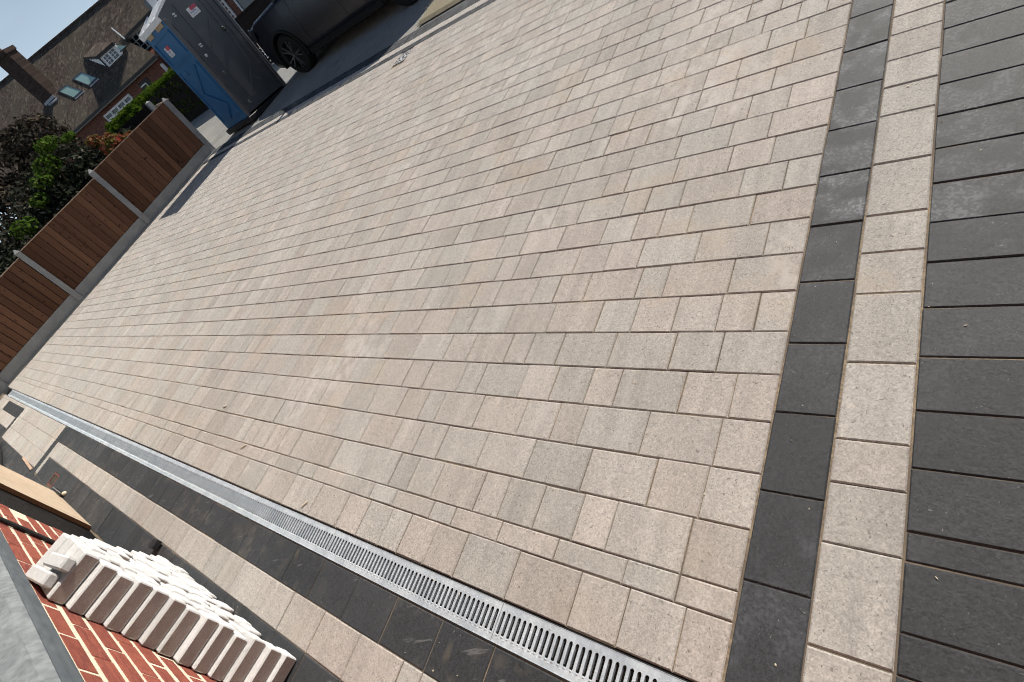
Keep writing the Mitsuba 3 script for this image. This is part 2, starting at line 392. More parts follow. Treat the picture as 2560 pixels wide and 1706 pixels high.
def lay(holder, blocks, name='paving_block', limit=300, rest='far_paving_blocks'):
    """blocks: (x0,x1,y0,y1,material,tone,second). the nearest become parts, the rest one stuff part per material"""
    cam_g = MG.T @ CAM
    d = [((b[0] + b[1]) / 2 - cam_g[0]) ** 2 + ((b[2] + b[3]) / 2 - cam_g[1]) ** 2 for b in blocks]
    order = np.argsort(d); far = {}
    for n, i in enumerate(order):
        x0, x1, y0, y1, m, u, v = blocks[i]; r = np.random.default_rng(abs(hash((round(x0, 3), round(y0, 3)))) % 2 ** 32)
        b = block_mesh(x0, x1, y0, y1, r)
        if n < limit:
            put(name, b, m, holder, uv=flat_uv(b, u, v), to_world=SLOPE)
        else:
            far.setdefault(m, []).append((b, flat_uv(b, u, v)))
    for m, l in far.items():
        put(rest, merge([x[0] for x in l]), m, holder, uv=np.vstack([x[1] for x in l]), to_world=SLOPE, kind='stuff')


def bedding(name, x0, x1, y0, y1, **tags):
    return put(name, sheet(x0, x1, [(y0, -0.0048), (y1, -0.0048)]), 'm_sand', to_world=SLOPE, **tags)


# --- the light field: courses 0.16 m deep along x, block lengths 0.12 / 0.16 / 0.245
COURSE = {
    -2: [.121, .287, .451, .698, .946, 1.109, 1.272, 1.395, 1.559, 1.722, 1.961, 2.226, 2.378, 2.542, 2.794, 2.968, 3.204],
    -1: [.156, .318, .567, .815, 1.055, 1.18, 1.421, 1.586, 1.831, 2.084, 2.235, 2.487, 2.652, 2.913],
    0: [.157, .401, .525, .688, .852, .977, 1.218, 1.378, 1.507, 1.747, 1.993, 2.153, 2.409, 2.565, 2.721, 2.88, 3.021],
    1: [.145, .31, .555, .804, 1.049, 1.291, 1.45, 1.613, 1.859, 2.102, 2.263, 2.506, 2.64, 2.792, 3.04, 3.21],
    2: [.14, .382, .63, .752, .915, 1.158, 1.404, 1.521, 1.687, 1.931, 2.169], 3: [.125, .292, .537, .66, .824, .985, 1.229, 1.353, 1.6, 1.756, 1.994, 2.249],
    4: [.199, .367, .612, .859, 1.021, 1.144, 1.381, 1.547, 1.788, 2.032, 2.281], 5: [.109, .236, .397, .562, .726, .972, 1.214, 1.459, 1.615, 1.856, 2.1, 2.22, 2.384, 2.542],
    6: [.226, .477, .596, .843, 1.006, 1.131, 1.375, 1.535, 1.771, 1.93, 2.051, 2.295, 2.466, 2.624], 7: [.133, .386, .634, .795, .959, 1.206, 1.326, 1.448, 1.685, 1.848, 2.089, 2.337, 2.581, 2.701],
    8: [.209, .455, .583, .71, .868, 1.11, 1.354, 1.516, 1.765, 2.013, 2.121, 2.247, 2.486, 2.644, 2.81], 9: [.118, .28, .528], 10: [.189, .356, .6], 11: [.225, .387, .63], 12: [.173, .337, .5], 13: [.262, .43, .605]}
FENCE_A = np.array([-12.162, 1.604]); FENCE_D = np.array([0.150, 0.989])


def fence_x(yw):
    return FENCE_A[0] + (yw - FENCE_A[1]) * FENCE_D[0] / FENCE_D[1]


blocks = []
rr = np.random.default_rng(11)
ROWS = [(-0.2345, -0.0745, -2), (-0.0745, 0.0, -1)] + [(0.16 * k, 0.16 * k + 0.16, k) for k in range(31)]
for y0, y1, k in ROWS:
    end = -fence_x((y0 + y1) / 2 * ct) - 0.14
    xs = [0.0] + list(COURSE.get(k, []))
    if len(xs) == 1:
        xs.append(rr.choice([.1, .13, .17, .2, .24]))
    last = 0
    while xs[-1] < end - 0.26:
        l = rr.choice([0.122, 0.163, 0.245], p=[0.3, 0.35, 0.35])
        xs.append(xs[-1] + l)
    xs.append(end)
    for a, b in zip(xs[:-1], xs[1:]):
        blocks.append((-b, -a, y0, y1, 'm_light', float(np.clip(rr.normal(0.5, 0.27), 0, 1)), float(rr.uniform(0, 1))))
# leave out the blocks under the inspection cover, cutting those at its edge
COVER = (-4.99, -4.755, 4.695, 4.945)
cut = []
for b in blocks:
    if b[1] > COVER[0] and b[0] < COVER[1] and b[3] > COVER[2] + 0.01:
        if b[0] < COVER[0] - 0.03:
            cut.append((b[0], COVER[0], *b[2:]))
        if b[1] > COVER[1] + 0.03:
            cut.append((COVER[1], b[1], *b[2:]))
        continue
    cut.append(b)
bedding('driveway', -12.6, 0.0, -0.2345, 4.96, label='wide drive of pale buff concrete block paving laid in straight courses', category='driveway', **STRUCT)
lay('driveway', cut)

# --- border bands at the right: dark, pale, then the broad dark path
bl = []
ys = [2.434 + .24 * i for i in range(11, 0, -1)] + [2.434, 2.197, 1.953, 1.716, 1.474, 1.234, 0.992, 0.755, 0.516, 0.274, 0.033, -0.202, -0.2345]
ys[-2] = -0.2345; ys = ys[:-1]
for b, a in zip(ys[:-1], ys[1:]):
    if a > 4.96:
        continue
    bl.append((0.002, 0.163, a, min(b, 4.955), 'm_dark', float(rr.uniform(0.2, 0.8)), 1.0 if abs(a - 1.234) < .01 else float(rr.choice([0, 0, .12, .2]) if a < 1.2 else rr.choice([0.35, .5, .65]))))  # farther blocks get painted sheen, one block full white bloom
yl = [2.216, 2.053, 1.892, 1.733, 1.489, 1.25, 1.092, 0.934, 0.692, 0.453, 0.33, 0.172, -0.068, -0.2345]
while yl[0] < 4.7:
    yl.insert(0, yl[0] + rr.choice([.122, .163, .245]))
yl.insert(0, 4.955)
for b, a in zip(yl[:-1], yl[1:]):
    bl.append((0.165, 0.331, a, b, 'm_light', float(np.clip(rr.normal(0.55, 0.2), 0, 1)), float(rr.uniform(0.6, 1))))
bedding('border_band', 0.0, 0.331, -0.2345, 4.96, label='border of one dark and one pale row of blocks edging the buff paving', category='paving border', **STRUCT)
lay('border_band', bl)
bl = []
yw = [2.321, 2.157, 1.996, 1.836, 1.672, 1.511, 1.355, 1.191, 1.036, 0.874, 0.713, 0.553, 0.396, 0.238, 0.169, 0.015, -0.07, -0.2345]
while yw[0] < 4.9:
    yw.insert(0, yw[0] + 0.16)
for b, a in zip(yw[:-1], yw[1:]):
    for c in range(4):
        bl.append((0.333 + c * 0.242, 0.333 + (c + 1) * 0.242, a, b, 'm_dark', float(rr.uniform(0, 0.7)), float(rr.choice([0, 0.05, .1]) if a < 1.0 else rr.choice([0.1, .2, .6]) if a > 1.0 and a < 1.2 else rr.choice([.12, .28, .4]))))  # higher values up the path paint a bluish sheen
bedding('dark_path', 0.331, 1.302, -0.2345, 4.98, label='broad path of charcoal concrete blocks along the right side', category='path', **STRUCT)
lay('dark_path', bl)

# --- strips between the drain and the house
bl = []


def strip(x0, x1, y0, y1, m, lens, start=None, v=None, r=rr):
    x = x1; seq = list(start or [])
    while x > x0 + 1e-3:
        l = seq.pop(0) if seq else r.choice(lens); nx = max(x - l, x0)
        if nx - x0 < 0.06:
            nx = x0
        bl.append((nx, x, y0, y1, m, float(np.clip(r.normal(.5, .25), 0, 1)), float(r.uniform(0, 1)) if v is None else v)); x = nx


def strip_at(cuts, x1, x0, y0, y1, m, lens):
    c = sorted([x for x in cuts if x0 < x < x1], reverse=True); e = [x1 - 0.0]
    pre = x1
    while pre - c[0] > 0.26:
        pre -= rr.choice(lens); bl.append((max(pre, c[0]), e[-1], y0, y1, m, float(rr.uniform(.2, .8)), float(rr.uniform(0, 1)))); e.append(max(pre, c[0]))
    pts = [e[-1]] + [x for x in c if e[-1] - x > .03]
    for b, a in zip(pts[:-1], pts[1:]):
        bl.append((a, b, y0, y1, m, float(np.clip(rr.normal(.5, .25), 0, 1)), float(rr.uniform(0, 1))))
    strip(x0, pts[-1], y0, y1, m, lens)


Y1, Y2, Y3, Y4 = -0.3625, -0.527, -0.685, -0.884
D1 = [-0.665, -0.907, -1.157, -1.404, -1.664, -1.903, -2.151, -2.381, -2.662, -2.897]
L1 = [-1.005, -1.257, -1.511, -1.759, -2.012, -2.256, -2.43, -2.599, -2.838, -3.0, -3.25, -3.512]
strip_at(D1, 1.3, -6.88, Y2, Y1, 'm_dusty', [.245])
strip_at(L1, 1.3, -6.78, Y3, Y2, 'm_light', [.122, .163, .245, .245])
strip(-6.78, 1.3, Y4, Y3, 'm_dusty', [.163, .245, .245], start=[.2])
# the turned corner at the porch, the pale panel beside it, its dark frame, and the pieces by the fence


def rows(x0, x1, y0, y1, m, lens, step=None):
    n = max(1, round((y1 - y0) / (step or (y1 - y0))))
    for i in range(n):
        strip(x0, x1, y0 + (y1 - y0) * i / n, y0 + (y1 - y0) * (i + 1) / n, m, lens)


for i in range(3):
    bl.append((-7.035, -6.88, -0.868 + i * 0.168, -0.868 + (i + 1) * 0.168, 'm_dusty', 0.4, 0.2))
for i in range(2):
    bl.append((-6.88, -6.78, -0.868 + i * 0.17, -0.868 + (i + 1) * 0.17, 'm_light', 0.6, 0.7))
bl.append((-6.88, -6.78, -0.528 - .005, Y2, 'm_light', .6, .7))
rows(-9.66, -7.035, -0.845, Y1, 'm_light', [.122, .163, .245], 0.16)
strip(-9.80, -9.66, -0.845, -0.56, 'm_dusty', [.14])
bl.append((-11.18, -10.66, -0.56, -0.41, 'm_dusty', .4, .2)); bl.append((-10.66, -10.15, -0.56, -0.41, 'm_dusty', .5, .2)); bl.append((-10.15, -9.66, -0.56, -0.41, 'm_dusty', .3, .2))
strip(-11.95, -9.66, -0.41, Y1, 'm_light', [.245])
strip(-11.95, -11.18, -0.56, -0.41, 'm_light', [.163, .245])
strip(-11.95, -9.80, -0.73, -0.56, 'm_light', [.163, .245])
strip(-11.95, -9.80, -1.30, -0.73, 'm_dusty', [.245])
strip(-9.80, -6.88, -1.02, -0.845, 'm_dusty', [.245]); strip(-9.80, -5.85, -1.18, -1.02, 'm_dusty', [.245]); strip(-6.88, -5.85, -1.02, -0.884, 'm_dusty', [.245])
bl = [b for b in bl if b[1] - b[0] > 0.02 and b[3] - b[2] > 0.02 and not (b[1] > -6.22 and b[0] < -5.99 and b[4] == 'm_dusty' and b[3] < -0.68 and b[2] > -0.9)]
bl += [(-6.34, -6.205, Y4, Y3, 'm_dusty', .4, .3), (-6.0, -5.88, Y4, Y3, 'm_dusty', .5, .3), (-6.205, -6.0, -0.752, Y3, 'm_dusty', .5, .3)]
bedding('front_path', -12.3, 1.3, -1.3, -0.36, label='bands of charcoal and pale blocks between the drain and the house wall', category='path', **STRUCT)
lay('front_path', bl, limit=280)

# --- far border: dark, pale, dark
bl = []
strip(-11.5, 1.3, 4.962, 5.08, 'm_dark', [.245], v=0.5)
strip(-11.5, 1.3, 5.08, 5.222, 'm_light', [.163, .245], v=0.6)
strip(-11.5, 1.3, 5.222, 5.475, 'm_dark', [.163], v=0.5)
bl = [(a, b, c, d, m, (u if m == 'm_dark' else 0.9), v) for a, b, c, d, m, u, v in bl]
bedding('street_border', -11.5, 1.3, 4.96, 5.475, label='distant border of dark, pale and dark rows where the drive meets the pavement', category='paving border', **STRUCT)
lay('street_border', bl, limit=0, rest='border_blocks')

# --- slim edging kerbs along the fence
e = thing('edging_strip', 'slim pale concrete edging running along the foot of the fence', 'kerb')
for i in range(8):
    y0 = -0.35 + i * 0.72
    a, b = (fence_x(y0 * ct) + 0.085, y0), (fence_x((y0 + 0.715) * ct) + 0.085, y0 + 0.715)
    m = bar((a[0], a[1], -0.02), (b[0], b[1], -0.02), 0.05, 0.07); put('kerb_stone', m, 'm_concrete', e, to_world=SLOPE)

# ------------------------------------------------------------------ drainage channel with slotted galvanised grates
dr_t = thing('drainage_channel', 'long galvanised slotted drain set between the buff paving and dark strip', 'drain')
L, W = 1.0, 0.112
NS, PIT = 46, 0.0216
holes = []
for i in range(NS):
    x = 0.014 + i * PIT + 0.0005
    a = np.linspace(0, np.pi, 6)
    top = [(x + 0.0058 * math.cos(t), 0.086 + 0.0058 * math.sin(t)) for t in a]; bot = [(x - 0.0058 * math.cos(t), 0.028 - 0.0058 * math.sin(t)) for t in a]
    holes.append(top + bot)
plate = trimesh.creation.extrude_polygon(Polygon([(0.001, 0), (L - 0.001, 0), (L - 0.001, W), (0.001, W)], holes), 0.002, engine='earcut')
extra = []
for i in range(NS):                          # pressed lips at the slots and raised anti-slip studs
    x = 0.0145 + i * PIT
    for sgn in (-1, 1):
        extra.append(bx(min(x + sgn * .0059, x + sgn * .0073), max(x + sgn * .0059, x + sgn * .0073), .030, .084, -.008, .0001))
    extra.append(hull([(x + 0.0062 * math.cos(t), 0.0205 + 0.0042 * math.sin(t), 0.0015) for t in np.arange(8) * math.pi / 4] + [(x + 0.003 * math.cos(t), 0.0215 + 0.0018 * math.sin(t), 0.0046) for t in np.arange(6) * math.pi / 3]))
    for yy in (0.014, 0.047, 0.066, 0.098):
        xs_ = x + PIT / 2
        if xs_ < L - 0.005:
            extra.append(hull([(xs_ + 0.0026 * math.cos(t), yy + 0.0026 * math.sin(t), 0.0018) for t in np.arange(7) * math.pi / 3.5] + [(xs_, yy, 0.0038)]))
for yy in (0.0, W - 0.0016):
    extra.append(bx(0.001, L - 0.001, yy, yy + 0.0016, -0.02, 0.0018))
grate = mikit.ply(merge([plate] + extra), 'm_galv')
for i in range(13):
    put('grate', grate, None, dr_t, to_world=SLOPE @ T().translate([0.31 - i * 1.0 - 0.0, -0.3545, -0.0025]))
put('grate', grate, None, dr_t, to_world=SLOPE @ T().translate([0.31 + 1.0, -0.3545, -0.0025]))
put('channel', merge([bx(-12.02, 2.3, -0.3535, -0.2435, -0.12, -0.115), bx(-12.02, 2.3, -0.3600, -0.3565, -0.12, -0.001), bx(-12.02, 2.3, -0.2410, -0.2375, -0.12, -0.001)]), 'm_trough', dr_t, to_world=SLOPE)
put('edge_rail', merge([bx(-12.02, 2.3, -0.3565, -0.3545, -0.12, 0.0005), bx(-12.02, 2.3, -0.2425, -0.2410, -0.12, 0.0005)]), 'm_galv', dr_t, to_world=SLOPE)

# gully grating
g = thing('gully_grate', 'small gully with rust red frame and dark bars in the charcoal strip by the plywood', 'drain')
gx0, gx1, gy0, gy1 = -6.205, -6.0, -0.872, -0.752
fr = merge([bx(gx0, gx1, gy0, gy0 + .014, -.03, .002), bx(gx0, gx1, gy1 - .014, gy1, -.03, .002), bx(gx0, gx0 + .02, gy0, gy1, -.03, .0015), bx(gx1 - .02, gx1, gy0, gy1, -.03, .0015)])
put('frame', fr, 'm_gully', g, to_world=SLOPE)
for i in range(6):
    put('bar', bx(gx0 + .03 + i * .027, gx0 + .043 + i * .027, gy0 + .014, gy1 - .014, -.02, -.003), 'm_black', g, to_world=SLOPE)
put('pit', bx(gx0, gx1, gy0, gy1, -.06, -.03), 'm_trough', g, to_world=SLOPE)

# inspection cover near the car
g = thing('inspection_cover', 'square mottled metal inspection cover in the paving near the car shadow', 'manhole cover')
put('plate', cham(COVER[0] + .012, COVER[1] - .012, COVER[2] + .012, COVER[3] - .012, -.03, .001, .003), 'm_iron', g, to_world=SLOPE)
put('frame', merge([bx(COVER[0], COVER[0] + .008, COVER[2], COVER[3], -.04, -.002), bx(COVER[1] - .008, COVER[1], COVER[2], COVER[3], -.04, -.002), bx(COVER[0], COVER[1], COVER[2], COVER[2] + .008, -.04, -.002), bx(COVER[0], COVER[1], COVER[3] - .008, COVER[3], -.04, -.002)]), 'm_black', g, to_world=SLOPE)

# ------------------------------------------------------------------ the house at the lower left: brick wall, sill, window, boarding
YW = -0.88
hw = thing('brick_house', 'near house wall of red brick with cream mortar, grey sill and dark boarding', 'house')
put('wall', merge([bx(-3.66, 2.4, -1.2, YW - .0022, -0.5, 0.805), bx(-3.66, -2.4, -1.2, YW - .0022, .805, 3.0), bx(0.6, 2.4, -1.2, YW - .0022, .805, 3.0), bx(-2.4, 0.6, -1.2, YW - .0022, 2.2, 3.0)]), 'm_mortar', hw)
up = merge([bx(-3.66, -2.4, YW - .0022, YW - .0012, .81, 3.0), bx(0.6, 2.4, YW - .0022, YW - .0012, -.2, 3.0), bx(-2.4, 0.6, YW - .0022, YW - .0012, 2.2, 3.0)])
put('upper_brickwork', up, 'm_housebrick', hw)
BH, BL, CP, LP = 0.0590, 0.251, 0.0765, 0.265
bd = np.random.default_rng(5)
row0 = 0.785 - BH
for j in range(12):
    z0 = row0 - j * CP
    off = (-1.70 if j % 2 == 0 else -1.83) + bd.normal(0, .006)
    for k in range(-9, 10):
        x0 = off + k * LP; x1 = x0 + BL + bd.normal(0, .003)
        x0, x1 = max(x0, -3.655), min(x1, 0.62)
        if x1 - x0 < 0.05:
            continue
        dy = bd.normal(0, .0012); m = cham(x0, x1, -1.0, YW + dy, z0 + bd.normal(0, .0012), z0 + BH + bd.normal(0, .0012), .0022)
        put('brick', m, 'm_brick', f'{hw}__wall', uv=(bd.uniform(), bd.uniform()))
# stone sill with sloped top
prof_s = [(-1.10, .80), (-0.86, .80), (-0.838, .806), (-0.826, .822), (-0.823, .85), (-0.83, .872), (-0.85, .888), (-1.10, .935)]
ps = trimesh.creation.extrude_polygon(Polygon(prof_s), 3.3, engine='earcut')
V = ps.vertices.copy(); ps.vertices = np.stack([V[:, 2] - 2.55, V[:, 0], V[:, 1]], 1)
ps = ps.subdivide().subdivide(); nz = meshkit.fbm(ps.vertices * 9.0, 3, seed=4) - 0.5; ps.vertices[:, 2] += nz * 0.006; ps.fix_normals()
put('sill', ps, 'm_stone', hw, smooth=40, label='weathered grey stone window sill')
put('sill_front_strip', hull([(x, y, z) for x in (-2.5, .72) for y, z in ((-.85, .808), (-.824, .812), (-.8205, .820), (-.8205, .852), (-.826, .866), (-.85, .866))]), 'm_slate', hw, label='dark slate grey strip along the front of the sill')  # separate darker strip along the lower front of the sill
w = put('window', merge([bx(-2.4, -2.33, -1.06, -1.0, .93, 2.2), bx(.53, .6, -1.06, -1.0, .93, 2.2), bx(-2.33, .53, -1.06, -1.0, .93, 1.0), bx(-2.33, .53, -1.06, -1.0, 2.13, 2.2), bx(-.94, -.86, -1.06, -1.0, 1.0, 2.13)]), 'm_frame', hw)
for a, b in ((-2.33, -.94), (-.86, .53)):
    put('pane', bx(a, b, -1.045, -1.035, 1.0, 2.13), 'm_pane', w)
put('dark_boarding', bx(-5.9, -3.662, -1.2, YW - .012, -0.5, 2.6), 'm_blackboard', hw, label='black boarded bay beside the brickwork with white specks')
put('rear_wall', bx(-13.5, -5.902, -1.6, -1.32, -0.5, 2.6), 'm_render', hw, label='pale rendered wall set back beyond the boarding')
put('parapet', bx(-13.5, 2.4, -1.65, -1.205, 2.6, 3.0), 'm_render', hw)

# black cable on the brickwork
put('wall_cable', tube([(-3.02, YW + .010, 1.6), (-3.025, YW + .011, .9), (-3.03, YW + .012, .6), (-3.02, YW + .012, .2), (-3.02, YW + .012, -.11)], .011), 'm_black', smooth=60, label='black cable running down the red brick wall beside the boarding', category='cable')
put('hose', tube([(-9.6, -0.90, -.08), (-9.2, -0.93, -.085), (-8.9, -0.96, -.09), (-8.6, -1.0, -.09), (-8.2, -1.06, -.095), (-7.9, -1.15, -.1)], .022), 'm_black', smooth=60, label='black hose curving over the dark paving beyond the plywood board', category='hose')

# plywood sheet stood against the boarding
pl = thing('plywood_sheet', 'upright pale plywood sheet stood against the dark boarding', 'board')
put('face', bx(-5.775, -4.44, -0.874, -0.8605, -0.103, 1.9), 'm_ply', pl)
put('edge', merge([bx(-4.4398, -4.438, -0.8866, -0.8606, -0.104, 1.9), bx(-5.775, -4.44, -0.887, -0.8742, -0.103, 1.9)]), 'm_plyedge', pl, label='dark brown layered edge of the sheet')
# bits on the ground beside it
put('timber_lath', bar(gpt(-7.72, -0.842, .006), gpt(-7.04, -0.868, .006), .022, .012), 'm_lath', label='thin pale timber lath lying along the edge of the pale panel', category='lath')
wd = thing('dark_wedge', 'small black wedge with a pale top edge at the foot of the plywood', 'wedge')  # black wedge shape with a pale strip along its top
put('wedge', hull([gpt(-5.86, -0.858, 0), gpt(-5.50, -0.858, 0), gpt(-5.86, -0.84, 0), gpt(-5.50, -0.832, 0), gpt(-5.86, -0.858, .022), gpt(-5.5, -0.858, .03), gpt(-5.5, -0.836, .028)]), 'm_black', wd)
put('top_edge', bar(gpt(-5.86, -0.846, .026), gpt(-5.52, -0.836, .032), .005, .003), 'm_concrete', wd)


def pebble(c, r, seed):
    s = trimesh.creation.icosphere(subdivisions=2, radius=1.0); v = s.vertices
    v = v * np.asarray(r) * (0.8 + 0.4 * meshkit.noise(v * 1.7 + seed, seed))[:, None]; s.vertices = v + np.asarray(c); return s


put('stone', pebble(gpt(-5.485, -0.826, .014), (.022, .018, .016), 3), 'm_debris', smooth=True, uv=(0.6, 0), label='pale stone beside the black wedge', category='stone')
put('plastic_offcut', bar((-3.26, -0.705, -.06), (-3.19, -0.695, -.055), .05, .03), 'm_black', label='black plastic offcut poking out behind the block stack', category='offcut')

# ------------------------------------------------------------------ stack of pale blocks
sb = np.random.default_rng(21)
ORD = 'zeroth first second third fourth fifth sixth seventh eighth ninth tenth eleventh twelfth thirteenth fourteenth fifteenth sixteenth seventeenth eighteenth'.split()
LAY, ZB, NL = 0.0597, -0.086, 13
zb_ = [-.087, -.051, .069, .22, .33, .39, .441, .491, .543, .612, .684]; xb_ = [-3.05, -2.978, -2.84, -2.657, -2.533, -2.47, -2.46, -2.44, -2.409, -2.317, -2.182]
for k in range(NL):
    z0 = ZB + k * LAY
    xf = -1.535 - 0.0284 * k + sb.normal(0, .005); xb = np.interp(z0 + .03, zb_, xb_)
    n = max(3, int(round((xf - xb) / 0.098))); l = (xf - xb) / n
    for i in range(n):
        xa = xf - i * l; xe = xa - l + .0015
        dy = sb.normal(0, .0035) - (sb.uniform(.006, .014) if sb.uniform() < .22 else 0); sk = sb.normal(0, .004)
        m = cham(xe, xa, -0.877, -0.716 + min(dy, .008), z0, z0 + LAY - 0.0034 + sb.normal(0, .0006), .0045)
        m.vertices[:, 0] += (m.vertices[:, 1] + 0.8) * sk
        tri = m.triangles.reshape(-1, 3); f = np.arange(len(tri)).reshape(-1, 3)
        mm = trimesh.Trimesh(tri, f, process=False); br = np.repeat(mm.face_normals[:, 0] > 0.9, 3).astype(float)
        u = sb.uniform()
        lvl = 'bottom' if k == 0 else 'topmost' if k == NL - 1 else ORD[k + 1]
        up_w = '' if k in (0, NL - 1) else ' from the paving'
        if i == 0:
            lab = f'brown faced block at the stepped front of the stack, {lvl} step{up_w}'
        elif i == n - 1:
            lab = f'white block at the back end of the stack, {lvl} course{up_w}'
        else:
            lab = f'white block in the {lvl} course{up_w}, {ORD[i + 1]} back from the stepped front'
        tag = dict(label=lab, category='concrete block', group='blocks in the stepped stack')
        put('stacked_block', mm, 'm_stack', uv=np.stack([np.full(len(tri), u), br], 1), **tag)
for (x0, x1, y0, y1, ang, lab) in ((-2.115, -1.905, -.868, -.822, 8, 'loose grey white block lying on the stack, nearer the brick wall'), (-2.05, -1.875, -.803, -.757, 10, 'loose grey white block lying on the stack, nearer the paving')):
    m = cham(x0, x1, y0, y1, 0, .036, .006); c = np.array([(x0 + x1) / 2, (y0 + y1) / 2, 0]); a = math.radians(ang)
    R = np.array([[math.cos(a), -math.sin(a), 0], [math.sin(a), math.cos(a), 0], [0, 0, 1]]); m.vertices = (m.vertices - c) @ R.T + c + [0, 0, ZB + NL * LAY]
    put('loose_block', m, 'm_stack', uv=(0.35, 0.0), label=lab, category='concrete block')

# ------------------------------------------------------------------ garden fence: concrete posts, gravel boards, feather edge panels
gf = thing('garden_fence', 'brown feather edge fence with grey concrete posts along the left of the drive', 'fence')
D3 = np.array([*FENCE_D, 0]); NR = np.array([FENCE_D[1], -FENCE_D[0], 0])
fp = np.array([*FENCE_A, 0])
ts = [-3.72, -1.86, 0.0, 1.84, 3.775]
tops = [1.24, 1.24, 1.245, 1.275, 1.215]


def fpt(t, o=0.0, z=0.0):
    q = fp + D3 * t + NR * o; q[2] = z; return q


for t, h in zip(ts, tops):
    g0 = gz(fpt(t)[1])
    prof_p = [fpt(t + a * .05, b * .05) for a, b in ((-1, -1), (1, -1), (1, 1), (-1, 1))]
    top = [fpt(t + a * .047, b * .047) for a, b in ((-1, -1), (1, -1), (1, 1), (-1, 1))]
    pts = [(*q[:2], g0 - .1) for q in prof_p] + [(*q[:2], g0 + h - .06) for q in top] + [(*fpt(t + a * .012, b * .012)[:2], g0 + h) for a, b in ((-1, -1), (1, 1))]
    put('post', hull(pts), 'm_concrete', gf)
fr_ = np.random.default_rng(31)
ptop = [(1.12, 1.12), (1.135, 1.115), (1.165, 1.125), (1.205, 1.165)]
for i in range(4):
    a, b = ts[i] + .052, ts[i + 1] - .052
    ya, yb = fpt(a)[1], fpt(b)[1]
    gb = hull([fpt(t, o, gz(fpt(t)[1]) + z) for t in (a, b) for o in (-.02, .02) for z in (-.05, .205)]); put('gravel_board', gb, 'm_concrete', gf)
    za, zb = gz(ya) + ptop[i][0], gz(yb) + ptop[i][1]
    rails = [hull([fpt(t, o, (za if t == a else zb) + d) for t in (a, b) for o in (-.03, .028) for d in (-.004, .012)])]
    rails += [hull([fpt(t, o, (gz(ya) if t == a else gz(yb)) + z + d) for t in (a, b) for o in (-.055, -.018) for d in (0, .04)]) for z in (.25, .62, 1.0)]
    pn = put('panel', merge(rails), 'm_lath', gf)
    nb = 14; stepw = (b - a) / nb
    put('shadow_line_sheet', hull([fpt(t, o, (za - .02 if t == a else zb - .02) if top_ else gz(fpt(t)[1]) + .206) for t in (a, b) for o in (-.016, -.010) for top_ in (0, 1)]), 'm_darkfence', pn)  # dark sheet added to stand for shadow lines between the boards
    for k in range(nb):
        t0, t1 = a + k * stepw, a + (k + 1) * stepw - .009
        fa = (t0 - a) / (b - a); fb = (t1 - a) / (b - a); P = []
        for t, f, th in ((t0, fa, .006), (t1, fb, .020)):
            zt = za + (zb - za) * f - .005 + fr_.normal(0, .002); z_ = gz(fpt(t)[1]) + .206
            for o in (-.009, -.009 + th):
                P += [fpt(t, o, z_), fpt(t, o, zt)]
        put('board', hull(P), 'm_fence', pn, uv=(fr_.uniform(), fr_.uniform()))
# neighbour's back fence behind the last post: concrete post, dark panel
bf = thing('back_fence', 'dark fence panel with a grey concrete post just behind the last fence post', 'fence')
bp = np.array([-13.6, 5.96])
put('post', hull([(bp[0] + a * .05, bp[1] + b * .05, z) for a in (-1, 1) for b in (-1, 1) for z in (.6, 2.02)] + [(bp[0], bp[1], 2.05)]), 'm_concrete', bf)
put('rail', bar((-13.5, 6.0, 1.885), (-11.62, 5.42, 1.80), .03, .02), 'm_lath', bf)
for k in range(12):
    f0, f1 = k / 12, (k + 1) / 12 - .008; A, B = np.array([-13.66, 5.93]), np.array([-15.4, 5.52])
    p0, p1 = A + (B - A) * f0, A + (B - A) * f1
    put('board', hull([(q[0] + o * .2, q[1] + o, z) for q in (p0, p1) for o in (-.008, .008) for z in (.6, 2.0)]), 'm_darkfence', bf)

# ------------------------------------------------------------------ portable toilet
pt = thing('portable_toilet', 'blue portable toilet with a dark grey door and white roof', 'portable toilet')
X0, Y0, Z0, WY, DX, HB = -10.07, 5.64, 0.69, 1.083, 1.04, 1.99
PT = T().translate([X0, Y0, Z0]).rotate([0, 0, 1], -1.6)


def pput(n, m, b, par=pt, **k):
    return put(n, m, b, par, to_world=PT, **k)


# local frame: door face x=0 (towards +x), blue side y=0 (towards -y), depth -x, width +y
pput('base', merge([cham(-DX - .05, .05, -.05, WY + .05, .02, .12, .015), bx(-DX - .04, .06, .08, .2, -.02, .03), bx(-DX - .04, .06, WY - .2, WY - .08, -.02, .03)]), 'm_black')
side = merge([cham(-DX, -.012, 0, .05, .12, HB - .01, .01)])
rib = []
for (x0, z0_, x1, z1_) in ((-.12, 1.84, -.92, 1.84), (-.12, 1.84, -.12, 1.44), (-.92, 1.84, -.92, 1.44), (-.10, 1.39, -.96, 1.40), (-.25, 1.25, -.756, .815), (-.756, .815, -.28, .484), (-.28, .484, -.576, .263), (-.12, 1.30, -.12, .26), (-.94, 1.30, -.94, .26), (-.12, .24, -.94, .24)):
    rib.append(bar((x0, -.004, z0_), (x1, -.004, z1_), .020, .03, up=(0, 1, 0)))
rib.append(cham(-.88, -.68, -.014, 0, 1.18, 1.27, .005))
pput('side_panel', merge([side] + rib), 'm_blue')
pput('side_panel', merge([cham(-DX, -.012, WY - .05, WY, .12, HB - .01, .01), cham(-DX, -DX + .05, .05, WY - .05, .12, HB - .01, .01)]), 'm_blue')
for y in (0.0, WY - .05):
    pput('corner_post', cham(-.05, .012, y - .008, y + .058, .12, HB - .01, .012), 'm_door')
pput('corner_trim', bx(.0125, .0165, WY + .002, WY + .010, .12, HB - .02), 'm_hinge_litedge', label='thin trim coloured light as the sunlit right edge of the toilet')  # pale colour paints the sunlight on this edge
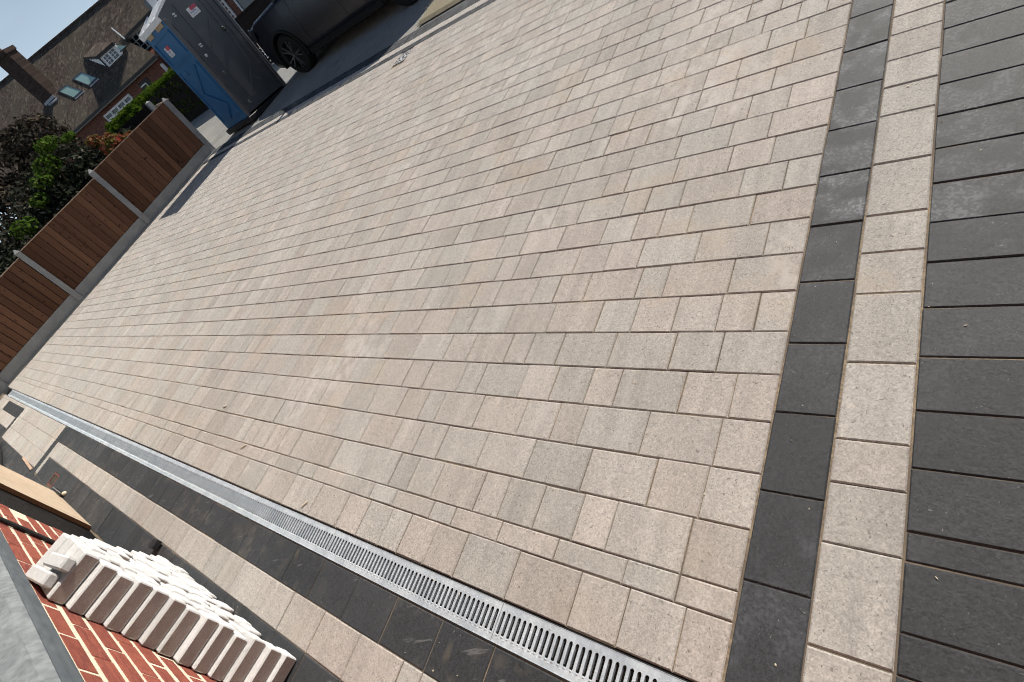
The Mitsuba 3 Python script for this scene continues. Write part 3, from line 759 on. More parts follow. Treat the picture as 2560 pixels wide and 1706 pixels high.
d_ = pput('door', cham(-.03, .004, .07, WY - .07, .15, HB - .06, .012), 'm_door')
ribs = []
for (y0_, z0_, y1_, z1_) in ((.325, 2.09, .30, .69), (.30, .69, .33, .33), (.80, 2.02, .80, 1.49), (.77, 1.715, .368, 1.30), (.80, 1.49, .83, 1.26), (.83, 1.26, .781, .807), (.781, .807, .58, .588), (.58, .588, .367, .353), (.833, .358, .367, .345), (.833, .358, .60, .57), (.90, 2.0, .93, .30)):
    ribs.append(bar((.007, y0_, z0_), (.007, y1_, z1_), .018, .026, up=(1, 0, 0)))
pput('door_ribs', merge(ribs), 'm_door', d_)
for z in (1.947, 1.407, .885, .30):
    pput('hinge', merge([cham(.004, .020, .18, .235, z, z + .022, .003), cham(.004, .020, .18, .235, z - .035, z - .013, .003)]), 'm_hinge_litedge' if z > 1 else 'm_door', d_)
pput('latch', cham(.004, .018, .135, .18, 1.215, 1.26, .004), 'm_hinge_litedge', d_)
pput('handle', merge([cham(.004, .03, .77, .825, 1.36, 1.44, .008), cham(.028, .045, .78, .82, 1.385, 1.405, .004)]), 'm_black', d_)


def sign(c, u, v, parent, name, lab):
    c, u, v = np.array(c), np.array(u), np.array(v)
    n = np.cross(u, v); n /= np.linalg.norm(n)
    m = trimesh.Trimesh([c, c + u, c + u + v, c + v, c - n * .004, c + u - n * .004, c + u + v - n * .004, c + v - n * .004], [(0, 1, 2), (0, 2, 3), (0, 4, 5), (0, 5, 1), (1, 5, 6), (1, 6, 2), (2, 6, 7), (2, 7, 3), (3, 7, 4), (3, 4, 0)], process=False)
    pput(name, m, 'm_sign', parent, uv=[(0, 0), (1, 0), (1, 1), (0, 1)] * 2, label=lab)


sign((.014, .45, 1.77), (0, .215, .015), (0, 0, .15), d_, 'notice', 'white notice with red and blue print on the grey door')
sign((-.72, -.010, 1.535), (.20, 0, 0), (0, 0, .175), f'{pt}__side_panel', 'notice', 'white notice with red and blue print on the blue side')
for (x0, x1) in ((-.435, -.122), (-.91, -.67)):
    vs = [cham(x0 + k * (x1 - x0) / 4, x0 + (k + .8) * (x1 - x0) / 4, -.020, .0, 1.912, 1.985, .004) for k in range(4)]
    pput('vent', merge(vs), 'm_vent', f'{pt}__side_panel')
e0 = HB - .012
arc = [(-.04, e0), (-.05, e0 + .085), (.06, e0 + .115), (.2, e0 + .15), (.30, e0 + .215), (.42, e0 + .25), (WY - .42, e0 + .25), (WY - .30, e0 + .215), (WY - .2, e0 + .15), (WY - .06, e0 + .115), (WY + .05, e0 + .085), (WY + .04, e0)]
roof_p = hull([(x, y, z) for x in (-DX - .04, -.012) for y, z in arc])
gable = hull([(x, y * .97 + .016, z - .012) for x in (-.02, .006) for y, z in arc] + [(x, y, HB - .12) for x in (-.02, .006) for y in (-.008, WY + .008)])
ridge = hull([(x, y, e0 + z) for x, y, z in ((-DX + .1, .36, .24), (-.12, .36, .24), (-DX + .1, WY - .36, .24), (-.12, WY - .36, .24), (-DX + .18, .46, .31), (-.2, .46, .31), (-DX + .18, WY - .46, .31), (-.2, WY - .46, .31))])
ribs = [bar((x, -.045, e0 + .09), (x, .34, e0 + .25), .05, .03) for x in (-.04, -.36, -.68, -DX + .02)]
pput('gable', gable, 'm_door')
pput('roof', merge([roof_p, ridge] + ribs), 'm_white')
pput('vent_pipe', cham(-DX + .02, -DX + .18, .46, .62, e0 + .22, e0 + .46, .012), 'm_door')
pput('vent_pipe_lit_edge', bx(-DX + .181, -DX + .187, .46, .62, e0 + .23, e0 + .46), 'm_hinge_litedge')  # pale strip painting the sunlit edge of the dark pipe

# ------------------------------------------------------------------ parked car (dark navy SUV), nose to the left
CX, CY, CZ = -10.0, 6.58, 0.79
CT = T().translate([CX, CY, CZ]).rotate([1, 0, 0], 2.0)
car = thing('parked_car', 'dark navy car with grey alloy wheels parked on the pavement beside the toilet', 'car')
CWID = 1.88
st_ = [  # x, half width, bottom z, belt z, crown
    (0.00, .62, .42, .92, .0), (.05, .74, .32, 1.00, .01), (.16, .83, .25, 1.05, .02), (.40, .895, .22, 1.08, .03), (.8, .925, .21, 1.10, .04), (1.35, .935, .21, 1.13, .05), (2.5, .94, .21, 1.13, .03),
    (3.8, .94, .21, 1.15, .03), (4.35, .915, .24, 1.16, .03), (4.62, .84, .30, 1.13, .02), (4.76, .72, .38, 1.05, .01), (4.80, .6, .46, .95, .0)]


def ring(w, zb, zs, cr):
    half = [(.0, zb), (w * .86, zb), (w * .955, zb + .05), (w * .985, zb + .16), (w, zb + (zs - zb) * .42), (w * .985, zb + (zs - zb) * .68), (w * .955, zs - .07), (w * .92, zs - .02), (w * .84, zs + cr * .4), (.0, zs + cr)]
    return half + [(-y, z) for y, z in half[-2:0:-1]]


rings = []
xs_d = np.unique(np.concatenate([np.linspace(0, 4.8, 62), [s[0] for s in st_]]))
for x in xs_d:
    w, a, b, c = (np.interp(x, [s[0] for s in st_], [s[j] for s in st_]) for j in (1, 2, 3, 4))
    rings.append([(x, CWID / 2 + y, z) for y, z in ring(w, a, b, c)])
nr = len(rings[0]); V = np.array(rings).reshape(-1, 3); F = []
for i in range(len(rings) - 1):
    for k in range(nr):
        a, b = i * nr + k, i * nr + (k + 1) % nr; F += [(a, a + nr, b + nr), (a, b + nr, b)]
F += [(0, k, k + 1) for k in range(1, nr - 1)]; e_ = (len(rings) - 1) * nr; F += [(e_, e_ + k + 1, e_ + k) for k in range(1, nr - 1)]
body = trimesh.Trimesh(V, np.array(F), process=True); body.fix_normals()
mb = m3.Manifold(m3.Mesh(body.vertices.astype(np.float32), body.faces.astype(np.uint32)))
WR, WX = .352, (.96, 4.03)
for x in WX:
    cyl = m3.Manifold.cylinder(.36, WR + .05, WR + .05, 48).rotate([90, 0, 0])
    mb = mb - cyl.translate([x, .34, WR]) - cyl.translate([x, CWID + .02, WR])
for x in (1.66, 2.78, 3.60):                 # door shut lines
    mb = mb - m3.Manifold.cube([.008, .09, .78]).translate([x, -.02, .36])
mm = mb.to_mesh(); put('body', trimesh.Trimesh(mm.vert_properties[:, :3], mm.tri_verts, process=False), 'm_car', car, smooth=35, to_world=CT)


def cput(n, m, b, par=car, **k):
    return put(n, m, b, par, to_world=CT, **k)


cput('sill', merge([cham(1.42, 3.56, .0, .10, .19, .30, .02), cham(1.42, 3.56, CWID - .10, CWID, .19, .30, .02)]), 'm_tyre')
for x in WX:
    for y0_, y1_ in ((-.012, .06), (CWID - .06, CWID + .012)):
        o = m3.Manifold.cylinder(y1_ - y0_, WR + .085, WR + .085, 48) - m3.Manifold.cylinder(1, WR + .05, WR + .05, 48).translate([0, 0, -.3])
        o = o - m3.Manifold.cube([2, 1, 1]).translate([-1, -1.12, -.3])
        om = o.rotate([90, 0, 0]).translate([x, y1_, WR]).to_mesh(); cput('arch_trim', trimesh.Trimesh(om.vert_properties[:, :3], om.tri_verts, process=False), 'm_tyre', smooth=35)
# greenhouse
CTG = CT @ T().translate([.15, 0, 0])
zR = 1.70
bp_ = [(1.22, .14), (2.02, .24), (3.95, .24), (4.42, .17)]
roofm = hull([(2.02, .27, zR - .05), (2.02, CWID - .27, zR - .05), (4.05, .27, zR - .05), (4.05, CWID - .27, zR - .05), (2.2, .34, zR + .03), (2.2, CWID - .34, zR + .03), (3.8, .34, zR + .03), (3.8, CWID - .34, zR + .03), (4.35, .35, zR - .04), (4.35, CWID - .35, zR - .04)])
def gput(n, m, b, par=car, **k):
    return put(n, m, b, par, to_world=CTG, **k)


gput('roof', roofm, 'm_car', smooth=40)
pill = []
for s in (0, 1):
    yy = lambda y: y if s == 0 else CWID - y
    pill += [bar((1.18, yy(.12), 1.08), (2.06, yy(.28), zR - .03), .07, .07), bar((2.60, yy(.10), 1.1), (2.72, yy(.28), zR - .03), .09, .05), bar((3.42, yy(.10), 1.1), (3.50, yy(.28), zR - .03), .10, .05),
             hull([(3.98, yy(.10), 1.1), (4.46, yy(.14), 1.1), (3.95, yy(.28), zR - .03), (4.33, yy(.34), zR - .04), (4.05, yy(.17), 1.1), (4.4, yy(.22), 1.1)]), bar((1.2, yy(.085), 1.135), (4.4, yy(.10), 1.15), .03, .035)]
gput('pillars', merge(pill), 'm_car')
for s in (0, 1):
    yy = lambda y: y if s == 0 else CWID - y
    for xa, xb, xc, xd in ((1.32, 2.58, 2.12, 2.68), (2.66, 3.40, 2.76, 3.46), (3.48, 3.98, 3.54, 3.95)):
        gput('side_window', poly3([(xa, yy(.115), 1.13), (xb, yy(.115), 1.14), (xd, yy(.275), zR - .06), (xc, yy(.275), zR - .06)]), 'm_glass')
gput('windscreen', poly3([(1.2, .16, 1.12), (1.2, CWID - .16, 1.12), (2.03, CWID - .3, zR - .04), (2.03, .3, zR - .04)]), 'm_glass')
gput('rear_window', poly3([(4.46, .2, 1.12), (4.46, CWID - .2, 1.12), (4.33, CWID - .37, zR - .05), (4.33, .37, zR - .05)]), 'm_glass')
gput('door_mirror', hull([(1.55 + a, -.03 + b, 1.14 + c) for a in (0, .1) for b in (-.16, .0) for c in (.02, .15)]), 'm_car')
# front: grille with chrome surround, bumper slats, lamps
cput('grille', merge([bar((-.012, CWID / 2 - .42, z), (-.012, CWID / 2 + .42, z), .02, .014) for z in np.linspace(.52, .72, 5)]), 'm_black')
cput('grille_trim', tube([(-.012, CWID / 2 - .52, .50), (-.014, CWID / 2 - .56, .66), (-.008, CWID / 2 - .56, .86), (-.008, CWID / 2, .88), (-.008, CWID / 2 + .56, .86), (-.014, CWID / 2 + .56, .66), (-.012, CWID / 2 + .52, .50)], .014), 'm_chrome', smooth=60)
cput('nose_glint_strip', tube([(.06, .17, .55), (.035, .20, .72), (.04, .20, .92), (.07, .19, 1.0), (.15, .16, 1.05)], .014), 'm_chrome', smooth=60)  # chrome strip added as the sun glint along the nose edge
for s in (0, 1):
    yy = lambda y: y if s == 0 else CWID - y
    cput('headlight', hull([(.12, yy(.13), .82), (.34, yy(.045), .86), (.12, yy(.13), .95), (.38, yy(.045), .98), (.06, yy(.25), .82), (.06, yy(.25), .94)]), 'm_pane', smooth=30)
    cput('fog_vent', merge([bar((.03, yy(.24), z), (.12, yy(.12), z), .03, .012) for z in np.linspace(.42, .74, 6)]), 'm_chrome')
# wheels
prof_t = [(.235, -.10), (.29, -.112), (.33, -.105), (.347, -.075), (WR, -.03), (WR, .03), (.347, .075), (.33, .105), (.29, .112), (.235, .10)]
tyre = trimesh.creation.revolve(np.array(prof_t + [prof_t[0]]), sections=48); tyre.apply_transform(trimesh.transformations.rotation_matrix(math.pi / 2, [1, 0, 0]))
barrel = trimesh.creation.revolve(np.array([(.248, -.10), (.252, -.095), (.252, .0), (.12, -.02), (.0, -.02)]), sections=48); barrel.apply_transform(trimesh.transformations.rotation_matrix(math.pi / 2, [1, 0, 0]))
sp = []
for k in range(5):
    for s in (-1, 1):
        a = k * 2 * math.pi / 5 + .25; a0, a1 = a + s * .06, a + s * .20
        sp.append(bar((.05 * math.cos(a0), -.085, .05 * math.sin(a0)), (.242 * math.cos(a1), -.10, .242 * math.sin(a1)), .020, .028, up=(0, 1, 0)))
rim_r = trimesh.creation.revolve(np.array([(.237, -.104), (.251, -.104), (.251, -.096), (.237, -.096), (.237, -.104)]), sections=48); rim_r.apply_transform(trimesh.transformations.rotation_matrix(math.pi / 2, [1, 0, 0]))
hubm = trimesh.creation.cylinder(radius=.036, height=.03, sections=20); hubm.apply_transform(trimesh.transformations.rotation_matrix(math.pi / 2, [1, 0, 0])); hubm.apply_translation((0, -.095, 0))
ty_p, ba_p, ri_p = mikit.ply(tyre, 'm_tyre', smooth=40), mikit.ply(barrel, 'm_alloydark', smooth=40), mikit.ply(merge(sp + [rim_r, hubm]), 'm_alloy', smooth=30)
for x in WX:
    for y, fl in ((.115, 0), (CWID - .115, 180)):
        wt = CT @ T().translate([x, y, WR]).rotate([0, 0, 1], fl).rotate([0, 1, 0], 20 if x < 2 else 50)
        wk = put('wheel', ba_p, None, car, to_world=wt); put('tyre', ty_p, None, wk, to_world=wt); put('rim', ri_p, None, wk, to_world=wt)

# ------------------------------------------------------------------ house across the way, its roof facing the drive
HS = 1.25
E0 = np.array([-26.264, 11.369, 3.4]); HU = np.array([math.cos(HYAW), math.sin(HYAW), 0]); HN = np.array([-HU[1], HU[0], 0])


def h(u, n, z):
    return CAM + HS * (E0 + HU * u + HN * n + np.array([0, 0, z]) - CAM)


def hbox(u0, u1, n0, n1, z0, z1):
    return hull([h(u, n, z) for u in (u0, u1) for n in (n0, n1) for z in (z0, z1)])


PIT = math.radians(38); TP = math.tan(PIT)
RN = -HN * math.sin(PIT) + np.array([0, 0, math.cos(PIT)])
ho = thing('tiled_house', 'brick house with a long brown tiled roof, dormer and chimney beyond the hedge', 'house')
rn = lambda u: np.interp(u, [-14, -10.31, -6.2, -1.3, 7], [5.39, 4.963, 4.385, 3.795, 2.80])   # where the ridge stands over the slope
R = lambda u, n: h(u, n, n * TP)
roof = merge([slab([R(-13.5, 0), R(-3, 0), R(-3, rn(-3)), R(-13.5, rn(-13.5))], RN, .12), slab([R(-3, 0), R(2.783, 0), R(.515, 1.475), R(.3, 1.60), R(-3, 1.60)], RN, .12), slab([R(-3, 1.60), R(6.5, 1.60), R(6.5, rn(6.5)), R(-3, rn(-3))], RN, .12)])
back = [h(u, 2 * rn(u) - n, n * TP) for u, n in ((-13.5, 0), (6.5, 0), (6.5, rn(6.5)), (-13.5, rn(-13.5)))]
rk = put('roof', merge([roof, slab(back, HN + np.array([0, 0, 1.0]), .1)]), 'm_roof', ho)
put('ridge_tiles', tube([R(-13.5, rn(-13.5)) + [0, 0, .0], R(-3, rn(-3)) + [0, 0, .0], R(6.5, rn(6.5)) + [0, 0, .0]], .09), 'm_roof', rk, smooth=60)
wall_low = -2.4
put('wall', merge([hbox(-12.8, 2.3, .35, .6, wall_low, .25), hbox(-.2, 6.3, 1.85, 2.1, wall_low, 1.30), hbox(2.05, 2.3, .6, 1.9, wall_low, .30), hbox(-12.8, -12.5, .6, 7.5, wall_low, .3), hbox(6.0, 6.3, 2.1, 4.0, wall_low, 1.3)]), 'm_farbrick', ho)
put('gutter', merge([bar(h(-13, -.06, -.03), h(2.85, -.06, -.03), .13, .11), bar(h(.1, 1.54, 1.22), h(6.5, 1.54, 1.22), .13, .11)]), 'm_black', ho)
put('fascia', merge([bar(h(-13, .02, -.085), h(2.7, .02, -.085), .03, .07), bar(h(.1, 1.62, 1.165), h(6.5, 1.62, 1.165), .03, .07)]), 'm_lead', ho)


def hwin(u0, u1, n, z0, z1, cols, rws, parent, bars=0.035, fr=.06, nm='window', mul=0):
    """framed window in a wall at depth n facing the drive"""
    b = [hbox(u0, u1, n - .05, n + .02, z1 - fr, z1), hbox(u0, u1, n - .06, n + .02, z0, z0 + fr), hbox(u0, u0 + fr, n - .05, n + .02, z0, z1), hbox(u1 - fr, u1, n - .05, n + .02, z0, z1)]
    for i in range(1, cols):
        u = u0 + (u1 - u0) * i / cols; ww = bars * (1.6 if mul and i % mul == 0 else 1); b.append(hbox(u - ww / 2, u + ww / 2, n - .045, n + .02, z0 + fr, z1 - fr))
    for j in range(1, rws):
        z = z0 + (z1 - z0) * j / rws; b.append(hbox(u0 + fr, u1 - fr, n - .043, n + .02, z - bars / 2, z + bars / 2))
    k = put(nm, merge(b), 'm_frame', parent)
    put('pane', hbox(u0 + fr, u1 - fr, n - .01, n + .01, z0 + fr, z1 - fr), 'm_pane', k); return k


hwin(-2.6, -.355, .34, -.78, -.27, 4, 2, ho, bars=.11, fr=.075)
hwin(.22, 1.62, 1.83, .50, 1.16, 4, 3, ho, bars=.03, fr=.06, mul=2)
hwin(2.5, 4.2, 1.83, .30, 1.1, 4, 3, ho, bars=.03, fr=.07, mul=2)
hwin(2.28, 2.42, .30, -1.0, -.27, 1, 1, ho, bars=.03, fr=.05)
dk = put('doorway', hbox(.45, 1.12, .33, .36, -1.4, -.26), 'm_black', ho, label='dark recessed doorway'); put('door_frame', merge([hbox(.5, .9, .30, .328, -.42, -.375), hbox(.86, .9, .30, .328, -1.3, -.42)]), 'm_frame', ho)


def skyl(c):
    """c: four (u, n) corners on the slope, top right, top left, bottom left, bottom right"""
    c = np.array(c, float); mid = c.mean(0)
    q = lambda un, o: R(un[0], un[1]) + RN * o
    inn = mid + (c - mid) * .84; fr = []
    for i in range(4):
        j = (i + 1) % 4; fr.append(hull([q(x, o) for x in (c[i], c[j], inn[i], inn[j]) for o in (-.02, .035)]))
    k = put('roof_window', merge(fr), 'm_door', rk, label='roof window with pale green sky reflection coloured into its pane')
    put('pane', hull([q(x, o) for x in mid + (c - mid) * .86 for o in (.0, .015)]), 'm_sky_reflection', k)
    d = np.array([.10, -.07]); put('flashing', hull([q(x, o) for x in (c[2] + d * .2, c[3] + d * .2, c[2] + d, c[3] + d) for o in (.0, .02)]), 'm_lead', k)


skyl([(-3.514, 1.947), (-4.457, 2.039), (-2.775, 1.106), (-1.945, 1.091)])
skyl([(-5.055, 2.048), (-6.06, 2.165), (-4.256, 1.197), (-3.375, 1.161)])
# dormer
NF = 1.10
dmk = put('dormer', hull([h(u, n, z) for u, z in ((-.975, .79), (.24, .73), (.26, 1.26), (-.975, 1.31)) for n in (NF, NF + .10)]), 'm_frame', rk, label='white fronted dormer')
put('cheek', hull([h(-.975, NF + .01, .84), h(-.975, NF + .01, 1.30), h(-2.80, 2.13, 1.69), h(-.94, NF + .03, .84), h(-.94, NF + .03, 1.30), h(-2.77, 2.16, 1.70)]), 'm_frame', dmk)
put('cheek', hull([h(.25, NF + .01, .80), h(.25, NF + .01, 1.26), h(-.5, 1.80, 1.41), h(.22, NF + .03, .80), h(.22, NF + .03, 1.26)]), 'm_frame', dmk)
put('dormer_roof', hull([h(u, n, z + d) for u, n, z in ((-3.25, 2.36, 1.86), (-1.9, 2.36, 1.86), (.33, NF - .04, 1.285), (-1.03, NF - .04, 1.345)) for d in (0, .05)]), 'm_roof', dmk, label='small brown tiled dormer roof')
put('dormer_eave', merge([bar(h(-1.03, NF - .06, 1.31), h(.34, NF - .06, 1.25), .05, .09), bar(h(-1.03, NF - .05, 1.315), h(-3.2, 2.33, 1.82), .05, .07)]), 'm_black', dmk)
for a, b in ((-.79, -.45), (-.305, .035)):
    k = put('casement', hbox(a, b, NF - .015, NF - .003, .90, 1.20), 'm_pane', dmk)
    put('glazing_bar', merge([hbox((a + b) / 2 - .013, (a + b) / 2 + .013, NF - .026, NF - .016, .90, 1.20)] + [hbox(a, b, NF - .0255, NF - .0155, z - .011, z + .011) for z in (1.0, 1.10)]), 'm_frame', k)
put('side_glazing', hull([h(.29, NF + .03, 1.235), h(.69, NF + .03, .95), h(.22, NF + .03, .97), h(.29, NF + .06, 1.235), h(.69, NF + .06, .95), h(.22, NF + .06, .97)]), 'm_sky_reflection', dmk)
put('corner_trim', merge([bar(h(-.985, NF - .03, .80), h(-.985, NF - .03, 1.32), .05, .05, up=HN), bar(h(-.975, NF + .0, .80), h(-2.85, 2.15, 1.66), .05, .05)]), 'm_black', dmk)
put('glazing_trim', merge([bar(h(.29, NF, 1.25), h(.72, NF, .95), .03, .03), bar(h(.22, NF, .955), h(.72, NF, .935), .04, .05)]), 'm_black', dmk)
# chimney
ck = put('chimney', merge([hbox(-7.50, -6.44, 2.08, 2.6, 1.2, 3.80), hbox(-7.55, -6.39, 2.04, 2.64, 3.80, 3.98)]), 'm_chimney', ho, label='tall dark brick chimney stack')
put('chimney_pot', tube([h(-6.95, 2.3, 3.98), h(-6.95, 2.3, 4.25)], .14, 12), 'm_gully', ck, smooth=50)
put('chimney_flashing', merge([hbox(-7.40, -6.38, 2.06, 2.079, 1.55, 1.72), hull([R(u, n) + RN * o for u, n in ((-7.05, 1.98), (-6.0, 1.90), (-6.05, 1.82), (-6.95, 1.90)) for o in (.0, .05)])]), 'm_lead', ck)
put('aerial_pole', tube([R(-.335, 2.226) + RN * .15, R(.674, 1.40) + RN * .12], .035), 'm_lead', rk, smooth=60)

# ------------------------------------------------------------------ second brick house glimpsed between the toilet and the car
h2 = thing('neighbour_house', 'dark red brick house with white window frames seen between the toilet and car', 'house')
put('wall', merge([bx(-20.62, -13.0, 14.0, 14.3, .8, 6.2), bx(-20.62, -20.4, 14.3, 20, .8, 6.2)]), 'm_farbrick', h2)
put('roof', merge([slab([(-21, 13.6, 6.1), (-12.5, 13.6, 6.1), (-12.5, 17.2, 9.2), (-21, 17.2, 9.2)], [0, -.65, .75], .12)]), 'm_roof', h2)
put('downpipe', tube([(-20.40, 13.94, 6.1), (-20.40, 13.94, 1.0)], .045), 'm_frame', h2, smooth=60)
for k in range(22):
    put('lit_brick_edge', bx(-20.66, -20.50, 13.965, 13.999, 1.5 + k * .15, 1.57 + k * .15), 'm_render', h2)  # pale blocks painting the sunlit toothed edge of the brickwork
wv = put('window', merge([bx(-19.88, -19.80, 13.93, 14.0, 2.42, 4.0), bx(-19.80, -17.8, 13.93, 14.0, 2.42, 2.52), bx(-18.9, -18.8, 13.93, 14.0, 2.52, 4.0), bx(-19.80, -17.8, 13.93, 14.0, 3.2, 3.28), bx(-17.8, -17.72, 13.93, 14.0, 2.42, 4.0)]), 'm_frame', h2)
put('pane', bx(-19.80, -17.8, 13.97, 13.99, 2.52, 4.0), 'm_pane', wv)

# ------------------------------------------------------------------ road hedge with a dark fence before it
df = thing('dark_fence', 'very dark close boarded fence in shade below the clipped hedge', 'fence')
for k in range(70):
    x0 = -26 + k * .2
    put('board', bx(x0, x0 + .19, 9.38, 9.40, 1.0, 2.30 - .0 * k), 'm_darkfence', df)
put('rail', bx(-26, -12, 9.34, 9.379, 2.30, 2.335), 'm_darkfence', df)


def leaves(n, sampler, size, seed, asp=0.55, up=0.35):
    r = np.random.default_rng(seed); pos, out = sampler(r, n)
    nrm = out * .8 + r.normal(0, .55, (n, 3)); nrm[:, 2] += up; nrm /= np.linalg.norm(nrm, axis=1, keepdims=True)
    t = np.cross(nrm, r.normal(size=(n, 3))); t /= np.linalg.norm(t, axis=1, keepdims=True); b = np.cross(nrm, t)
    s = size * r.uniform(.6, 1.35, (n, 1)); V = np.stack([pos - t * s, pos + b * s * asp - t * s * .1 + nrm * s * .12, pos + t * s, pos - b * s * asp - t * s * .1 + nrm * s * .12], 1).reshape(-1, 3)
    i = np.arange(n)[:, None] * 4; F = np.vstack([i + [0, 2, 1], i + [0, 3, 2]]); uv = np.repeat(np.stack([r.uniform(size=n), r.uniform(size=n)], 1), 4, 0)
    return trimesh.Trimesh(V, F, process=False), uv


def blobs(spec):
    """spec: list of (centre, radii, weight); leaves lie near each clump's surface and some inside"""
    cs = np.array([s[0] for s in spec], float); rs = np.array([s[1] for s in spec], float); w = np.array([s[2] for s in spec], float); w /= w.sum()

    def f(r, n):
        k = r.choice(len(spec), n, p=w); d = r.normal(size=(n, 3)); d /= np.linalg.norm(d, axis=1, keepdims=True)
        rad = 1 - np.abs(r.normal(0, .16, (n, 1))) + 0.22 * (meshkit.noise(d * 3.1 + k[:, None] * 7.7, 5)[:, None] - .5) * 2
        return cs[k] + d * rs[k] * rad, d
    return f


def shrub(name, lab, mats, trunk, cat='shrub'):
    k = thing(name, lab, cat)
    put('stem', merge([tube(t[0], t[1], 7) for t in trunk]), 'm_bark', k, smooth=60)
    for nm, n, spec, size, m, seed in mats:
        L_, uv = leaves(n, blobs(spec), size, seed); put(nm, L_, m, k, uv=uv)


def hedge_s(r, n):
    x = r.uniform(-26, -17.6, n); a = r.uniform(0, 1, n); top = 2.50 + .07 * meshkit.noise(np.stack([x * 1.5, x * 0, x * 0], 1), 2) - .02 * (x + 22)
    on_top = a < .45; y = np.where(on_top, r.uniform(9.5, 10.5, n), 9.48 + .06 * r.normal(size=n)); z = np.where(on_top, top + .04 * r.normal(size=n), r.uniform(1.3, 2.5, n))
    o = np.where(on_top[:, None], [0, -.15, 1.0], [0, -1.0, .1]); return np.stack([x, y, z], 1), o


hg = thing('clipped_hedge', 'clipped green hedge with sunlit top behind the dark fence', 'hedge')
L_, uv = leaves(16000, hedge_s, .06, 41, up=.1); put('foliage', L_, 'm_leaf_hedge', hg, uv=uv)
put('inner_wood', bx(-25.9, -17.7, 9.56, 10.4, 1.0, 2.44), 'm_bark', hg)

shrub('yellow_green_bush', 'bright yellow green bush at the near end of the hedge', [('crown', 2600, [((-20.2, 7.75, 2.0), (.55, .42, .42), 1), ((-19.6, 8.0, 2.15), (.45, .35, .35), 1), ((-20.8, 7.5, 1.8), (.5, .4, .4), 1)], .085, 'm_leaf_hedge', 42)], [([(-20.2, 7.7, .8), (-20.1, 7.7, 1.5), (-20, 7.8, 1.9)], [.04, .03, .015])])
shrub('purple_shrub', 'tall dark purple leaved shrub with brown tips at the left edge behind the fence',
      [('crown', 13000, [((-16.6, 3.6, 2.55), (1.0, 1.05, .95), 3), ((-16.4, 4.5, 2.75), (.8, .75, .62), 2), ((-16.0, 2.6, 1.9), (1.0, 1.0, 1.0), 3), ((-15.4, 1.6, 1.3), (.9, 1.1, .9), 2), ((-14.6, .9, .9), (.8, .9, .9), 2), ((-15.2, .2, 1.0), (.8, 1.0, 1.0), 2), ((-16.5, 1.6, 1.4), (.9, 1.3, 1.1), 3)], .062, 'm_leaf_copper', 51)],
      [([(-15.8, 3, .2), (-16, 3.3, 1.2), (-16.5, 3.7, 2.6)], [.09, .06, .02]), ([(-15.8, 3, .2), (-15.6, 2.3, 1.1), (-15.5, 1.8, 1.7)], [.08, .05, .02])])
shrub('dark_shrub', 'dense glossy dark shrub behind the middle of the fence',
      [('crown', 11500, [((-13.9, 3.75, 1.75), (.85, .85, .72), 3), ((-13.7, 3.1, 1.5), (.75, .8, .8), 2), ((-13.9, 4.25, 1.55), (.65, .5, .5), 1.5), ((-13.5, 2.2, 1.15), (.7, .9, .8), 2), ((-13.5, 1.2, .8), (.65, .9, .8), 2), ((-13.4, .2, .6), (.6, .9, .8), 1.5), ((-13.4, 3.9, 1.1), (.5, .9, .8), 2)], .050, 'm_leaf_dark', 52),
       ('inner_leaves', 7000, [((-13.8, 3.3, 1.2), (.55, 1.0, .8), 2), ((-13.6, 1.8, .8), (.5, 1.3, .7), 2)], .07, 'm_leaf_dark', 57)],
      [([(-13.8, 3.4, .2), (-13.8, 3.5, 1.0), (-13.9, 3.8, 1.8)], [.06, .045, .02])])
shrub('green_shoots', 'fresh bright green leafy shoots rising among the dark shrubs',
      [('crown', 900, [((-13.3, 3.70, 2.42), (.15, .22, .14), 2), ((-13.25, 3.40, 2.15), (.15, .24, .20), 3), ((-13.3, 4.10, 2.32), (.12, .16, .07), 1), ((-13.1, 2.75, 1.80), (.12, .16, .12), 1), ((-13.0, 2.15, 1.60), (.14, .26, .16), 2), ((-13.1, 3.05, 2.0), (.10, .2, .14), 1)], .050, 'm_leaf_green', 53)],
      [([(-13.5, 3.2, .3), (-13.3, 3.3, 1.3), (-13.15, 3.5, 2.2)], [.02, .015, .006]), ([(-13.4, 2.4, .3), (-13.1, 2.4, 1.0), (-13.0, 2.3, 1.6)], [.02, .015, .006])])
shrub('red_tipped_shrub', 'small shrub with red and green young leaves beside the top of the fence',
      [('crown', 620, [((-13.1, 4.52, 1.80), (.25, .24, .22), 2), ((-13.0, 4.78, 1.66), (.2, .22, .18), 2), ((-13.2, 4.35, 2.02), (.12, .14, .10), .7)], .055, 'm_leaf_red', 54), ('dark_leaves', 2200, [((-13.5, 4.9, 1.45), (.5, .5, .4), 2), ((-14.6, 5.4, 1.5), (.5, .5, .5), 2)], .055, 'm_leaf_dark', 55)],
      [([(-13.2, 4.6, .4), (-13.1, 4.6, 1.2), (-13.1, 4.6, 1.8)], [.02, .015, .006])])

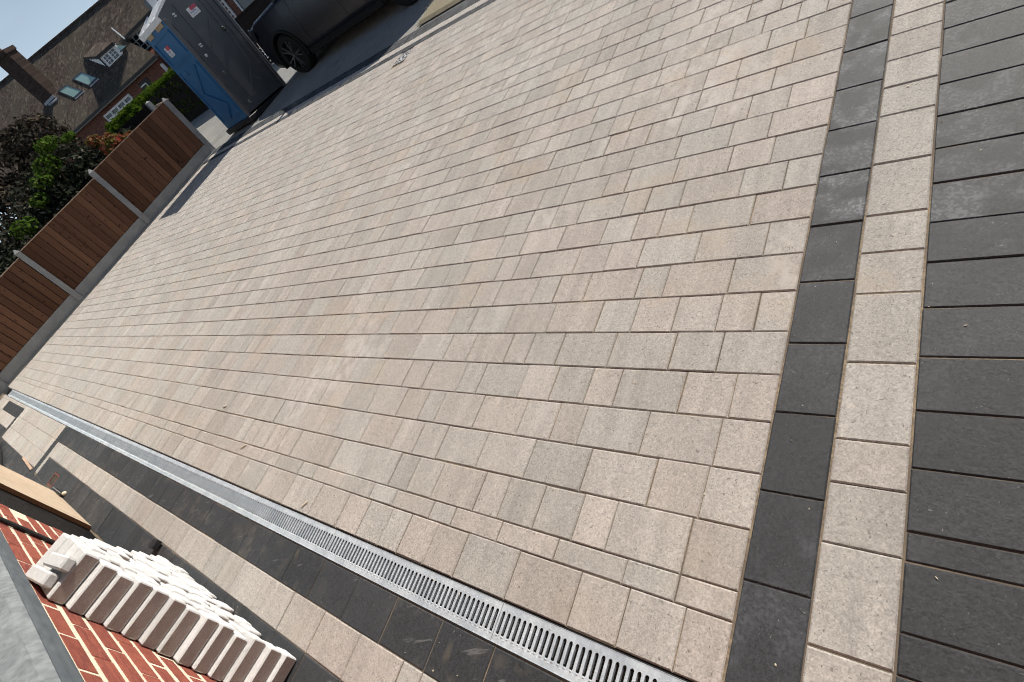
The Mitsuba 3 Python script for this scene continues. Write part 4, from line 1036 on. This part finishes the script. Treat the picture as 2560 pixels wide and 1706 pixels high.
# dry grass verge by the street border
gr_ = np.random.default_rng(61); n = 9000
X = gr_.uniform(-5.6, 2.5, n); Yg = 5.56 + (gr_.uniform(0, 1, n) ** 1.3) * 2.6; keep = X > -5.10 - .25 * (Yg - 5.56) + .05 * gr_.normal(size=n); X, Yg = X[keep], Yg[keep]; n = len(X)
base = np.stack([X, Yg, np.zeros(n)], 1); dirn = np.stack([gr_.normal(0, .6, n), gr_.normal(0, .6, n), np.full(n, .5)], 1); lenb = gr_.uniform(.03, .09, (n, 1)); side = np.stack([gr_.normal(size=n), gr_.normal(size=n), np.zeros(n)], 1); side /= np.linalg.norm(side, axis=1, keepdims=True)
V = np.stack([base - side * .006, base + side * .006, base + dirn * lenb], 1).reshape(-1, 3); F = np.arange(3 * n).reshape(-1, 3)
put('dry_grass', trimesh.Trimesh(V, F, process=False), 'm_straw', uv=np.repeat(np.stack([gr_.uniform(size=n), gr_.uniform(size=n)], 1), 3, 0), to_world=SLOPE, label='dry straw coloured grass on the verge beyond the street border', category='grass', kind='stuff')
vm = sheet(-5.08, 3.0, [(5.55, .004), (5.62, .03), (8.4, .04)], 0, 2); put('verge', vm, 'm_straw', uv=np.tile([.25, .5], (len(vm.vertices), 1)), to_world=SLOPE, label='dusty dry verge beyond the street border', category='verge', **STRUCT)

# small debris on the paving
db = np.random.default_rng(71)
for (x, y, L_, ang, lab) in ((-2.02, -0.19, .045, 60, 'dry leaf scrap on the buff paving close to the drain, first course'), (-2.95, -0.02, .05, 40, 'pale chip lying on the buff paving at the left of the narrow course'), (-3.55, .20, .045, 20, 'cream scrap lying further left along the buff paving')):
    q = [gpt(x + L_ * math.cos(math.radians(ang)) * s, y + L_ * math.sin(math.radians(ang)) * s, .004 + .004 * abs(s)) for s in (-.5, 0, .5)]
    put('scrap', merge([tube(q, [.003, .006, .002], 5), tube([q[1], q[1] + np.array([.02, .012, .005])], [.004, .001], 5)]), 'm_debris', smooth=60, uv=(.7, .5), label=lab, category='debris')
grits = []
for i in range(240):
    x, y = (db.uniform(-3.5, .3), db.uniform(-.84, .3)) if i < 110 else (db.uniform(-1.5, .5), db.uniform(0, 2.4)); s = db.uniform(.0012, .0032)
    grits.append(hull([gpt(x + s * a, y + s * b, .0005 + s * .5 * (c + 1)) for a, b, c in db.normal(0, .7, (8, 3))]))
put('grit', merge(grits), 'm_debris', uv=(.5, .5), label='scattered tiny grit on the block paving', category='grit', kind='stuff')
